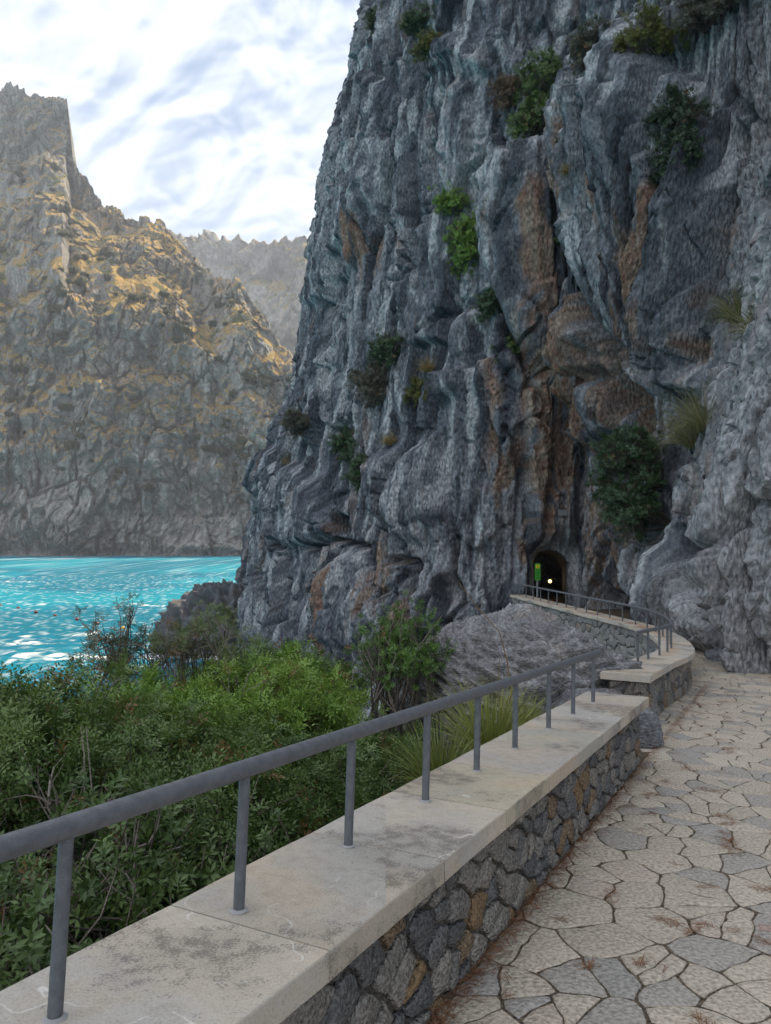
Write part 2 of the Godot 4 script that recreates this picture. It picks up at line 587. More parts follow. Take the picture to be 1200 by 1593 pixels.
# ---------------------------------------------------------------- mountains across the bay
# shore x, shore z, ridge x, ridge z, ridge height
const MOUNT := [[-330, -330, -480, -560, 290], [-205, -325, -316, -530, 297], [-160, -322, -260, -520, 312], [-137, -320, -217, -515, 298], [-133.5, -320, -207, -503, 251], [-119, -319, -181, -489, 215], [-93, -318, -134.5, -460, 184], [-72, -318, -96, -425, 138], [-58, -318, -74.5, -405, 125], [-46, -320, -55.4, -390, 97], [-38, -322, -44.4, -380, 84], [-32, -325, -37, -370, 61], [-18, -330, -18, -358, 32], [10, -345, 12, -356, 6]]

func mount_base(a: float) -> Array:
	var i := clampi(int(a), 0, MOUNT.size() - 2)
	var t := a - i
	var r := []
	for k in 5:
		r.append(lerpf(MOUNT[i][k], MOUNT[i + 1][k], t))
	return r

func ledge(a: float, c: Array) -> float:
	var i := clampi(int(a), 0, c.size() - 2)
	return lerpf(c[i], c[i + 1], clampf(a - i, 0.0, 1.0))

func ramp(mid: float, half: float, x: float) -> float:
	return clampf((x - mid + half) / (2.0 * half), 0.0, 1.0)

func mount_vertex(a: float, v: float) -> Array:
	var r := mount_base(clampf(a + 0.22 * nz.m2.get_noise_2d(a * 9.0, v * 260.0), 0.0, MOUNT.size() - 1.0))
	var back := maxf(0.0, v - 1.0)      # beyond the ridge the ground falls away
	var vv := minf(v, 1.0)
	var x0: float = lerpf(r[0], r[2], vv)
	var y := lerpf(SEA - 3.0, r[4], vv)
	var w: float = nz.m1.get_noise_2d(x0, y)
	var w2: float = nz.m2.get_noise_2d(x0, y)
	# three sloping terraces that climb to the left, broken by outcrops, between steep faces
	var hi := ledge(a, [0.70, 0.70, 0.71, 0.75, 0.79, 0.87, 0.95, 1.06, 1.1])
	var lo := ledge(a, [0.44, 0.44, 0.46, 0.52, 0.55, 0.62, 0.69, 0.75, 0.82, 0.90, 0.97, 1.1])
	var vw := vv + 0.05 * w + 0.02 * w2
	var g := 0.22 * vv + 0.34 * ramp(hi, 0.12, vw) + 0.34 * ramp(lo, 0.11, vw) + 0.10 * ramp(lo - 0.27, 0.03, vw + 0.05 * w2)
	var soft := 1.0 - 0.8 * maxf(maxf(1.0 - absf(vw - hi) / 0.14, 1.0 - absf(vw - lo) / 0.13), 0.0) * smooth(0.32, 0.02, w2)
	var cragged := smooth(4.9, 3.5, a) * smooth(0.83, 0.87, vv)   # the tower on the summit stands steep
	g = lerpf(g, 0.955 + 0.25 * (vv - 0.84), cragged)
	var p := Vector3(lerpf(r[0], r[2], g), y, lerpf(r[1], r[3], g))
	var q := Vector2(x0 + w2 * 4.0 + y * 0.2, y + w * 5.0 + w2 * 3.0)
	var f1 := facet(q.x / 15.0, q.y / 24.0, 21, 1.2)
	var f2 := facet(q.x / 5.5, q.y / 7.5, 23, 1.4)
	var f3 := facet(q.x / 2.0, q.y / 2.6, 25, 1.5)
	var ridge: float = nz.m3.get_noise_3d(p.x * 1.6, p.y * 0.7, p.z * 1.6)
	var d := f1.x * 3.4 + f2.x * 2.0 + f3.x * 0.8 + w2 * 6.0 + (ridge - 0.2) * 2.4
	d -= 1.6 * (1.0 - smooth(0.0, 0.07, f1.y)) + 1.2 * (1.0 - smooth(0.0, 0.12, f2.y)) + 0.4 * (1.0 - smooth(0.0, 0.15, f3.y))
	d *= 1.0 - 0.6 * smooth(0.97, 1.0, vv)
	d *= smooth(0.0, 0.03, vv) * soft
	d += 15.0 * nz.m1.get_noise_2d(x0 * 0.9 + y * 0.35, y * 0.25 + 400.0) * smooth(0.0, 0.2, vv) * smooth(1.0, 0.85, vv)     # buttresses and gullies
	d -= 3.5 * smooth(SEA + 4.5 + 2.5 * w, SEA + 1.0, y)      # the sea has cut a notch at the foot
	p += Vector3(0.25, 0.1, 0.96) * d
	p.y += smooth(0.9, 1.0, vv) * (f1.x * 2.0 + f2.x * 1.1 + f3.x * 0.5 + w * 4.0)
	if back > 0.0:
		p += Vector3(0.0, -back * 246.0, -back * 120.0)
	var tone: float = nz.tone.get_noise_3d(p.x * 0.12, p.y * 0.12, p.z * 0.12)
	var st: float = nz.streak.get_noise_3d(p.x * 0.25, p.y * 0.05, p.z * 0.1)
	var col := Color(0.25, 0.24, 0.225).lerp(Color(0.42, 0.40, 0.375), smooth(-0.4, 0.4, tone + st * 0.6))
	col = col.lerp(Color(0.54, 0.52, 0.485), 0.6 * smooth(0.15, 0.5, st))
	return [p, col]

func mount_color(p: Vector3, n: Vector3, c: Color) -> Color:
	var k: float = nz.m4.get_noise_3d(p.x, p.y, p.z)
	var g: float = n.y + k * 0.45 + nz.m3.get_noise_2d(p.x * 2.0, p.z * 2.0) * 0.10
	if g > 0.46 and p.y > 30.0 + 46.0 * k:
		var dry := Color(0.56, 0.34, 0.095).lerp(Color(0.42, 0.30, 0.12), smooth(-0.3, 0.3, nz.m3.get_noise_2d(p.x * 5.0, p.z * 5.0 + p.y)))
		var green := Color(0.11, 0.125, 0.05)
		var s := dry.lerp(green, smooth(0.12, 0.32, nz.m1.get_noise_3d(p.x * 3.0, p.y * 3.0, p.z * 3.0)))
		return c.lerp(s, smooth(0.46, 0.58, g))
	return c

func far_vertex(x: float, v: float) -> Array:
	var n1: float = nz.m1.get_noise_2d(x * 0.3, 900.0)
	var top: float = 372.0 + 16.0 * n1 + 4.0 * nz.m3.get_noise_2d(x * 0.6, 70.0)
	var vv := minf(v, 1.0)
	var y := lerpf(SEA - 4.0, top, vv)
	var w: float = nz.m1.get_noise_2d(x * 0.5, y * 0.5 + 300.0)
	var g := vv * 0.35 + 0.65 * smooth(0.0, 0.62, vv + w * 0.06)
	var z := -546.0 - 390.0 * g
	var f1 := facet(x / 24.0 + w, y / 46.0, 31, 1.4)
	var f2 := facet(x / 8.0, y / 15.0, 33, 1.4)
	z += f1.x * 8.0 + f2.x * 3.0 + 20.0 * w
	if v > 1.0:
		y -= (v - 1.0) * 300.0
		z -= (v - 1.0) * 300.0
	var p := Vector3(x + w * 10.0, y + smooth(0.85, 1.0, vv) * (f1.x * 2.6 + f2.x * 1.4), z)
	return [p, Color(0.25, 0.24, 0.225).lerp(Color(0.42, 0.40, 0.375), smooth(-0.3, 0.3, w + f1.x * 0.2))]

func build_mountains() -> void:
	nz.m1 = fnl(41, 0.018, 4)
	nz.m2 = fnl(42, 0.03, 4)
	nz.m3 = fnl(43, 0.045, 4, FastNoiseLite.TYPE_SIMPLEX_SMOOTH, FastNoiseLite.FRACTAL_RIDGED)
	nz.m4 = fnl(44, 0.035, 4)
	var grain := noise_tex(fnl(33, 0.03, 5), 512, 0.66, 1.0)
	var broken := fnl(34, 0.02, 5, FastNoiseLite.TYPE_CELLULAR)
	broken.cellular_return_type = FastNoiseLite.RETURN_DISTANCE2_SUB
	broken.fractal_gain = 0.6
	broken.domain_warp_enabled = true
	broken.domain_warp_amplitude = 18.0
	broken.domain_warp_frequency = 0.02
	var relief := noise_tex(broken, 1024, 0.0, 1.0)
	var m := mat(0.95, Color(1.08, 1.07, 1.05), grain, relief, 90.0, Vector3(0.035, 0.028, 0.035), 0.2)
	var cols := []
	var a := 0.0
	while a < MOUNT.size() - 1.0:
		cols.append(a)
		var r := mount_base(a)
		var r2 := mount_base(a + 0.1)
		var per := absf(r2[2] - r[2]) * 10.0
		a += (0.5 if r[0] > -215.0 else 4.0) / maxf(per, 2.0)
	var rows := []
	for k in 420:
		rows.append(k / 419.0)
	for k in range(1, 6):
		rows.append(1.0 + k * 0.12)
	struct("mountain", run_sheet(rows, cols, mount_vertex, mount_color), m, "rocky grey mountain with golden grass ledges across the bay")
	print("mountain ", rows.size(), " x ", cols.size())
	var m2 := mat(0.95, Color(1.08, 1.07, 1.05), grain, relief, 150.0, Vector3(0.012, 0.008, 0.012), 0.2)
	cols = []
	for k in 330:
		cols.append(-546.0 + k * 2.2)
	rows = []
	for k in 130:
		rows.append(k / 129.0)
	rows.append(1.3)
	struct("far_ridge", run_sheet(rows, cols, far_vertex, far_color), m2, "hazy far ridge with a jagged crest behind the mountain")

func far_color(p: Vector3, n: Vector3, c: Color) -> Color:
	var k: float = nz.m4.get_noise_3d(p.x * 0.6, p.y * 0.6, p.z * 0.6)
	var g := n.y + k * 0.35
	var s := Color(0.40, 0.29, 0.11).lerp(Color(0.16, 0.16, 0.07), smooth(-0.15, 0.2, nz.m1.get_noise_2d(p.x * 4.0, p.z * 4.0)))
	return c.lerp(s, smooth(0.55, 0.7, g))

# ---------------------------------------------------------------- the sea
func spread(lo: float, d0: float, d1: float, hi: float, step: float) -> Array:
	var r := []
	var x := d0
	while x <= d1:
		r.append(x)
		x += step
	var s := step
	x = d1
	while x < hi:
		s *= 1.35
		x = minf(x + s, hi)
		r.append(x)
	s = step
	x = d0
	while x > lo:
		s *= 1.35
		x = maxf(x - s, lo)
		r.push_front(x)
	return r

func sea_vertex(x: float, mz: float) -> Array:
	var z := -mz
	var w: float = nz.w1.get_noise_2d(x * 0.7, z)
	var y: float = SEA + 0.26 * nz.w2.get_noise_2d(x * 0.75 + w, z * 1.25) + 0.20 * nz.w1.get_noise_2d(x * 1.4, z * 2.0)
	var far := smooth(40.0, 246.0, mz)
	# sand shows pale, weed beds dark
	var bed: float = nz.w3.get_noise_2d(x, z)
	var col := Color(0.0, 0.145, 0.235).lerp(Color(0.0, 0.23, 0.315), smooth(-0.3, 0.25, bed + 0.2 * w))
	col = col.lerp(Color(0.0, 0.14, 0.215), 0.7 * smooth(0.16, 0.42, -bed + 0.25 * w))
	# streaks of foam
	var f: float = nz.foam.get_noise_2d(x * 0.55, z * 1.5) + 0.55 * nz.foam2.get_noise_2d(x, z * 1.6)
	var shore := smooth(9.0, 1.0, Vector2(x + 14.0, z + 54.0).length() - 4.0)
	var foam := smooth(0.58, 0.72, f + 0.16 * shore)
	foam = maxf(foam, 0.3 * smooth(0.26, 0.40, nz.w2.get_noise_2d(x * 0.75 + w, z * 1.25)) * smooth(0.12, 0.3, nz.foam2.get_noise_2d(x * 2.0, z * 3.0)))
	col = col.lerp(Color(0.80, 0.84, 0.84), foam)
	return [Vector3(x, y, z), col]

func build_sea() -> void:
	nz.w1 = fnl(51, 0.16, 3)
	nz.w2 = fnl(52, 0.30, 3, FastNoiseLite.TYPE_SIMPLEX_SMOOTH, FastNoiseLite.FRACTAL_RIDGED)
	nz.w3 = fnl(53, 0.016, 3)
	nz.foam = fnl(54, 0.05, 4)
	nz.foam2 = fnl(55, 0.5, 4)
	var m := mat(0.27, Color.WHITE, null, noise_tex(fnl(56, 0.035, 4, FastNoiseLite.TYPE_SIMPLEX_SMOOTH, FastNoiseLite.FRACTAL_RIDGED), 1024, 0.0, 1.0), 9.0, Vector3(0.11, 0.16, 0.16), 0.18)
	var xs := spread(-1400.0, -110.0, -2.0, 1400.0, 0.36)
	var zs := spread(-600.0, 26.0, 150.0, 1400.0, 0.36)
	struct("sea", run_sheet(zs, xs, sea_vertex), m, "bright turquoise sea with streaks of white foam")

# ---------------------------------------------------------------- sky
var sky_img: Image
var sky_rows: Array

func sky_task(k: int) -> void:
	var w := 3072
	var h := 1536
	var out := PackedByteArray()
	var line := PackedFloat32Array()
	line.resize(w * 3)
	var up := (0.5 - (k + 0.5) / h) * PI
	var sun := -sun_dir
	for i in w:
		var az := ((i + 0.5) / w - 0.5) * TAU
		var d := Vector3(sin(az) * cos(up), sin(up), -cos(az) * cos(up))
		var hor := pow(clampf(1.0 - maxf(d.y, 0.0), 0.0, 1.0), 3.0)
		var c := Vector3(0.13, 0.21, 0.36).lerp(Vector3(0.56, 0.62, 0.71), hor)
		if d.y > -0.02:
			var s := 1.0 / (maxf(d.y, 0.0) + 0.16)
			var x := d.x * s
			var z := d.z * s
			var wx: float = nz.c1.get_noise_2d(x * 1.2 + 7.0, z * 1.2)
			var big: float = nz.c1.get_noise_2d(x + z * 0.35 + wx * 0.5, z * 0.8 - x * 0.45)
			var rip: float = nz.c2.get_noise_2d(x * 1.15 + z * 0.35 + wx * 0.8, z * 1.3 - x * 0.5)
			var fib: float = nz.c3.get_noise_2d(x * 0.75 + z * 0.55 + wx * 0.5, z * 3.6 - x * 3.0 + wx * 2.0)
			var cover := smooth(-0.60, 0.45, big * 1.25 + 0.42 * rip + 0.62 * fib + 0.04 + 0.34 * hor)
			var white := Vector3(0.55, 0.585, 0.635) * (0.97 + 0.14 * rip + 0.14 * fib)
			c = c.lerp(white, 0.16 + 0.82 * cover)
		var near := maxf(0.0, d.dot(sun))
		c += Vector3(1.0, 0.95, 0.86) * (0.35 * pow(near, 10.0) + 1.2 * pow(near, 70.0))
		line[i * 3] = c.x
		line[i * 3 + 1] = c.y
		line[i * 3 + 2] = c.z
	sky_rows[k] = line.to_byte_array()

var sun_dir := Vector3.ZERO

func make_sky() -> Sky:
	nz.c1 = fnl(61, 0.45, 4)
	nz.c2 = fnl(62, 10.0, 5)
	nz.c3 = fnl(63, 2.2, 6)
	sky_rows = []
	sky_rows.resize(1536)
	var id := WorkerThreadPool.add_group_task(sky_task, 800, -1, true)
	WorkerThreadPool.wait_for_group_task_completion(id)
	var bytes := PackedByteArray()
	for k in 1536:
		bytes.append_array(sky_rows[mini(k, 799)])
	var im := Image.create_from_data(3072, 1536, false, Image.FORMAT_RGBF, bytes)
	var p := PanoramaSkyMaterial.new()
	p.panorama = ImageTexture.create_from_image(im)
	var s := Sky.new()
	s.sky_material = p
	return s
# ---------------------------------------------------------------- path, hillside and parapets
func sl(s: float, l: float) -> Vector2:      # metres along the near parapet and to the right of it -> x, z
	return Vector2(DX * s + DZ * l, -DZ * s + DX * l)

func along(x: float, z: float) -> float:
	return x * DX - z * DZ

func aside(x: float, z: float) -> float:
	return x * DZ + z * DX

func path_y(x: float, z: float) -> float:
	var s := along(x, z)
	if s < 13.0:
		return -0.0645 * s
	return -0.8385 - 0.2315 * (1.0 - exp(-(s - 13.0) * 0.0645 / 0.2315))

func ground_y(x: float, z: float) -> float:
	var l := aside(x, z)
	var t := maxf(0.0, -1.45 - l)
	var y: float = path_y(x, z) - 0.75 - 0.34 * t + 0.22 * nz.pock.get_noise_2d(x * 0.6, z * 0.6) * smooth(0.0, 2.0, t)
	return maxf(y, SEA - 2.6)

func hill_vertex(s: float, l: float) -> Array:
	var q := sl(s, l)
	var n: float = nz.fine.get_noise_2d(q.x * 1.5, q.y * 1.5)
	var col := Color(0.16, 0.12, 0.085).lerp(Color(0.24, 0.21, 0.17), smooth(-0.3, 0.4, n))
	col = col.lerp(Color(0.10, 0.10, 0.04), smooth(0.1, 0.35, nz.tone.get_noise_2d(q.x * 5.0, q.y * 5.0)))
	return [Vector3(q.x, ground_y(q.x, q.y) + n * 0.05, q.y), col]

# sea-side edge of the second parapet's coping and its direction of travel
const EDGE2 := [2.55, -9.2, 3.5, -10.98, 4.15, -12.1, 4.70, -13.29, 5.2, -14.9, 5.46, -16.3, 5.54, -17.4, 5.45, -18.8, 5.21, -20.9, 4.85, -24.0, 4.44, -27.5]

class Line:    # a plan curve: point and direction at a length along it
	var p := PackedVector2Array()
	var len := PackedFloat32Array()
	func _init(pts: PackedVector2Array, fine := true) -> void:
		if fine:
			for k in pts.size() - 1:
				for t in 12:
					var a := pts[maxi(k - 1, 0)]
					var b := pts[k]
					var c := pts[k + 1]
					var d := pts[mini(k + 2, pts.size() - 1)]
					var f := t / 12.0
					p.append(0.5 * (2.0 * b + (c - a) * f + (2.0 * a - 5.0 * b + 4.0 * c - d) * f * f + (3.0 * b - a - 3.0 * c + d) * f * f * f))
			p.append(pts[pts.size() - 1])
		else:
			p = pts
		len.append(0.0)
		for k in p.size() - 1:
			len.append(len[k] + p[k].distance_to(p[k + 1]))
	func total() -> float:
		return len[len.size() - 1]
	func at(s: float) -> Vector2:
		var k := clampi(len.bsearch(s), 1, p.size() - 1)
		return p[k - 1].lerp(p[k], (s - len[k - 1]) / maxf(len[k] - len[k - 1], 1e-6))
	func right(s: float) -> Vector2:    # unit vector to the right of travel
		var d := (at(minf(s + 0.15, total())) - at(maxf(s - 0.15, 0.0))).normalized()
		return Vector2(-d.y, d.x)

func clip(q: PackedVector2Array, mid: Vector2, n: Vector2) -> PackedVector2Array:
	var r := PackedVector2Array()
	for k in q.size():
		var a := q[k]
		var b := q[(k + 1) % q.size()]
		var da := (a - mid).dot(n)
		var db := (b - mid).dot(n)
		if da <= 0.0:
			r.append(a)
		if (da < 0.0) != (db < 0.0) and absf(da - db) > 1e-9:
			r.append(a.lerp(b, da / (da - db)))
	return r

func cells(area: Rect2, size: Vector2, jitter: float, drop: float, gap: float) -> Array:
	# crazy paving: irregular pieces that leave a joint of that width between them
	var nx := int(ceil(area.size.x / size.x)) + 4
	var ny := int(ceil(area.size.y / size.y)) + 4
	var seeds := {}
	for i in nx:
		for j in ny:
			if rng.randf() > drop:
				seeds[Vector2i(i, j)] = area.position + Vector2((i - 1.5 + (0.5 if j % 2 else 0.0) + (rng.randf() - 0.5) * jitter) * size.x, (j - 1.5 + (rng.randf() - 0.5) * jitter) * size.y)
	var out := []
	for k in seeds:
		var c: Vector2 = seeds[k]
		var q := PackedVector2Array([c + Vector2(-3, -3) * size, c + Vector2(3, -3) * size, c + Vector2(3, 3) * size, c + Vector2(-3, 3) * size])
		for i in range(k.x - 3, k.x + 4):
			for j in range(k.y - 3, k.y + 4):
				var o := Vector2i(i, j)
				if o != k and seeds.has(o):
					var w: Vector2 = (seeds[o] - c) / size       # distance measured in cell sizes keeps long pieces long
					var n := (w / size).normalized()
					q = clip(q, (seeds[o] + c) * 0.5 - n * gap * 0.5, n)
		q = clip(q, area.position, Vector2(-1, 0))
		q = clip(q, area.position, Vector2(0, -1))
		q = clip(q, area.end, Vector2(1, 0))
		q = clip(q, area.end, Vector2(0, 1))
		if q.size() > 2:
			var sum := 0.0
			for a in q.size():
				sum += q[a].cross(q[(a + 1) % q.size()])
			if absf(sum) * 0.5 > size.x * size.y * 0.06:
				out.append(q if sum > 0.0 else reverse(q))
	return out

func reverse(q: PackedVector2Array) -> PackedVector2Array:
	var r := q.duplicate()
	r.reverse()
	return r

func centre(q: PackedVector2Array) -> Vector2:
	var c := Vector2.ZERO
	for p in q:
		c += p
	return c / q.size()

func piece(q: PackedVector2Array, step: float, thick: float, edge: float, bulge: float, wob: float, place: Callable, col: Color, m: MB = null) -> MB:
	# a stone with a rough outline: joint side, worn edge, uneven face
	if m == null:
		m = MB.new()
	var c := centre(q)
	var rim := PackedVector2Array()
	for k in q.size():
		var a := q[k]
		var b := q[(k + 1) % q.size()]
		var n := maxi(1, int(round(a.distance_to(b) / step)))
		for i in n:
			var p := a.lerp(b, float(i) / n)
			if i == 0:
				p = p.lerp(c, minf(0.05, 0.006 / maxf(p.distance_to(c), 0.01)))
			p += Vector2(nz.wob.get_noise_2d(p.x, p.y), nz.wob.get_noise_2d(p.x + 50.0, p.y + 9.0)) * wob
			rim.append(p)
	var n := rim.size()
	var first := m.v.size()
	var tilt := Vector2(rng.randf() - 0.5, rng.randf() - 0.5) * bulge * 1.2
	for ring in 4:
		for p in rim:
			var r := p.distance_to(c)
			var inset: float = [0.0, 0.0, minf(edge / maxf(r, 0.01), 0.5), 0.5][ring]
			var w := p.lerp(c, inset)
			var z: float = [-thick, -edge * 0.8, 0.0, bulge * 0.6][ring]
			if ring > 0:
				z += nz.wob.get_noise_2d(w.x * 0.8 + 20.0, w.y * 0.8 + c.x) * bulge + tilt.dot(w - c)
			m.p(place.call(w, z), col)
	var mid := m.p(place.call(c, bulge * 0.7 + nz.wob.get_noise_2d(c.x + 20.0, c.y) * bulge), col)
	for ring in 3:
		for k in n:
			var a := first + ring * n + k
			var b := first + ring * n + (k + 1) % n
			m.quad(a, b, b + n, a + n)
	for k in n:
		m.tri(first + 3 * n + k, first + 3 * n + (k + 1) % n, mid)
	return m

func on_path(p: Vector2, z: float) -> Vector3:
	var w := sl(p.x, -p.y)
	return Vector3(w.x, path_y(w.x, w.y) + z, w.y)

var line2: Line
var path_node: MeshInstance3D

func build_path() -> void:
	nz.wob = fnl(71, 5.0, 2)
	line2 = Line.new(pairs(EDGE2))
	var left := [sl(-7.0, -1.4), sl(0.0, -1.4), sl(9.0, -1.4)]
	var right := [sl(-7.0, 9.0), sl(0.0, 9.0), sl(9.0, 9.0)]
	for k in range(4, 40):
		var s := line2.total() * k / 39.0
		left.append(line2.at(s) + line2.right(s) * 0.3)
		right.append(Vector2(11.5, minf(-9.5, left[left.size() - 1].y - 0.2)))
	left.append(Vector2(5.2, -37.5))
	right.append(Vector2(9.5, -38.0))
	var m := MB.new()
	for k in left.size():
		for i in 25:
			var w: Vector2 = left[k].lerp(right[k], i / 24.0)
			m.p(Vector3(w.x, path_y(w.x, w.y) - 0.005, w.y), Color(0.33, 0.255, 0.185))
	for k in left.size() - 1:
		for i in 24:
			var a := k * 25 + i
			m.quad(a, a + 1, a + 26, a + 25)
	var dirt := mat(0.97, Color.WHITE, noise_tex(fnl(72, 0.03, 5), 512, 0.45, 1.0), noise_tex(fnl(73, 0.06, 4), 512, 0.0, 1.0), 2.0, Vector3(2.0, 2.0, 2.0), 0.2)
	path_node = struct("path", m.mesh(), dirt, "coast path paved with irregular flat beige stones")
	paving = mat(0.9, Color(1.22, 1.22, 1.22), noise_tex(fnl(74, 0.025, 7), 1024, 0.66, 1.0, 0.88), noise_tex(fnl(75, 0.025, 7), 1024, 0.0, 1.0), 1.0, Vector3(1.3, 1.3, 1.3), 0.3)
	var all := cells(Rect2(-3.0, -6.0, 25.0, 10.4), Vector2(0.215, 0.19), 1.3, 0.34, 0.007)
	all.sort_custom(func(a, b): return paving_rank(a) < paving_rank(b))
	var rest := MB.new()
	var made := 0
	for whole in all:
		var q: PackedVector2Array = whole
		if centre(q).x < 8.0:
			q = clip(q, Vector2(0.0, 1.155), Vector2(0, 1))
			if q.size() < 3:
				continue
		var c := centre(q)
		var w := sl(c.x, -c.y)
		if c.x > 8.0:
			var near := 0.0
			var best := 99.0
			for k in 60:
				var s: float = line2.total() * k / 60.0
				var d := w - (line2.at(s) + line2.right(s) * 0.5)
				if d.length() < best:
					best = d.length()
					near = d.dot(line2.right(s))
			if near < -0.12 or (c.x < 9.3 and c.y > 1.5):
				continue
		if w.x > 8.6 or (w.x > 7.9 and w.y > -19.0):
			continue
		var r := rng.randf()
		var col := Color(0.60, 0.51, 0.405).lerp(Color(0.51, 0.435, 0.345), rng.randf())
		if r < 0.10:
			col = Color(0.36, 0.335, 0.30).lerp(Color(0.43, 0.395, 0.35), rng.randf())
		elif r < 0.24:
			col = Color(0.43, 0.385, 0.33)
		elif r < 0.30:
			col = Color(0.55, 0.455, 0.375)
		if made < 300:
			part(path_node, "paving_stone", piece(q, 0.06, 0.03, 0.006, 0.006, 0.022, on_path, col).mesh(), paving)
			made += 1
		else:
			piece(q, 0.12, 0.03, 0.008, 0.006, 0.030, on_path, col, rest)
	var st := part(path_node, "paving_stones_beyond", rest.mesh(), paving)
	st.set_meta("kind", "stuff")
	# a straight pinkish strip let in across the path
	for k in 3:
		var q := PackedVector2Array([Vector2(4.10 + k * 0.012, 0.12 - k * 0.52), Vector2(4.17 + k * 0.012, 0.12 - k * 0.52), Vector2(4.182 + k * 0.012, -0.39 - k * 0.52), Vector2(4.112 + k * 0.012, -0.39 - k * 0.52)])
		part(path_node, "paving_strip", piece(reverse(q), 0.2, 0.02, 0.006, 0.001, 0.004, func(p: Vector2, z: float): return on_path(p, z + 0.012), Color(0.46, 0.33, 0.28)).mesh(), paving)
	needles()
	var rows := []
	for k in 150:
		rows.append(-9.0 + k * 0.32)
	var cols := []
	for k in 130:
		cols.append(-32.0 + k * 0.25)
	var hill := struct("hillside", run_sheet(rows, cols, func(l: float, s: float): return hill_vertex(s, l)), mat(0.95, Color.WHITE, noise_tex(fnl(76, 0.03, 5), 512, 0.45, 1.0), noise_tex(fnl(77, 0.04, 5), 512, 0.0, 1.0), 6.0, Vector3(0.8, 0.8, 0.8), 0.2), "steep stony slope of earth and litter below the parapet")

var paving: StandardMaterial3D

func paving_rank(q: PackedVector2Array) -> float:
	var c := centre(q)
	var l := -c.y
	return absf(c.x - 2.0) + (6.0 if l > 0.3 + 0.02 * c.x else 0.0) + (30.0 if c.x < 1.6 else 0.0)

func needles() -> void:
	# fallen pine needles gathered in the joints and along the foot of the parapet
	var b := MB.new()
	b.quad(b.p(Vector3(-0.0009, 0, -0.03)), b.p(Vector3(-0.0009, 0.001, 0.03)), b.p(Vector3(0.0009, 0.001, 0.03)), b.p(Vector3(0.0009, 0, -0.03)))
	var places := []
	var tints := PackedColorArray()
	var n := fnl(78, 0.9, 3)
	var k := 0
	while places.size() < 7000 and k < 90000:
		k += 1
		var s := 2.0 + 12.0 * pow(rng.randf(), 1.6)
		var l := -1.16 + absf(rng.randfn()) * 0.045
		if places.size() > 3000:
			l = -1.15 + rng.randf() * 2.2
			if n.get_noise_2d(s * 2.4, l * 2.4) < 0.45:
				continue
		var w := sl(s, l)
		var t := Transform3D(Basis(Vector3.UP, rng.randf() * TAU).rotated(Vector3.RIGHT, rng.randfn() * 0.18).scaled(Vector3(1.3, 1.0, 0.5 + rng.randf() * 0.8)), Vector3(w.x, path_y(w.x, w.y) + 0.004 + rng.randf() * 0.010, w.y))
		places.append(t)
		tints.append(Color(0.17, 0.065, 0.032).lerp(Color(0.26, 0.14, 0.07), rng.randf()))
	var o := copies("pine_needles", b.mesh(), places, tints, mat(0.8, Color.WHITE, null, null, 0.0, Vector3.ONE, 0.3))
	add_child(o)
	o.set_meta("kind", "stuff")
	o.set_meta("label", "reddish fallen pine needles in the joints of the paving")
	o.set_meta("category", "litter")

func copies(called: String, m: Mesh, places: Array, tints: PackedColorArray, mt: Material) -> MultiMeshInstance3D:
	var mm := MultiMesh.new()
	mm.transform_format = MultiMesh.TRANSFORM_3D
	mm.use_colors = true
	mm.mesh = m
	mm.instance_count = places.size()
	for k in places.size():
		mm.set_instance_transform(k, places[k])
		mm.set_instance_color(k, tints[k])
	var o := MultiMeshInstance3D.new()
	o.name = called
	o.multimesh = mm
	o.material_override = mt
	return o

# ---- parapets
var wall_stone: StandardMaterial3D
var mortar: StandardMaterial3D
var coping: StandardMaterial3D

func coping_tex() -> ImageTexture:
	coping_out = []
	coping_out.resize(1024)
	nz.k1 = fnl(81, 0.9, 4)
	nz.k2 = fnl(82, 12.0, 4)
	nz.k3 = fnl(83, 0.9, 3)
	nz.k4 = fnl(84, 110.0, 3)
	var id := WorkerThreadPool.add_group_task(coping_task, 1024, -1, true)
	WorkerThreadPool.wait_for_group_task_completion(id)
	var b := PackedByteArray()
	for r in coping_out:
		b.append_array(r)
	return ImageTexture.create_from_image(Image.create_from_data(1024, 1024, false, Image.FORMAT_RGB8, b))

var coping_out: Array

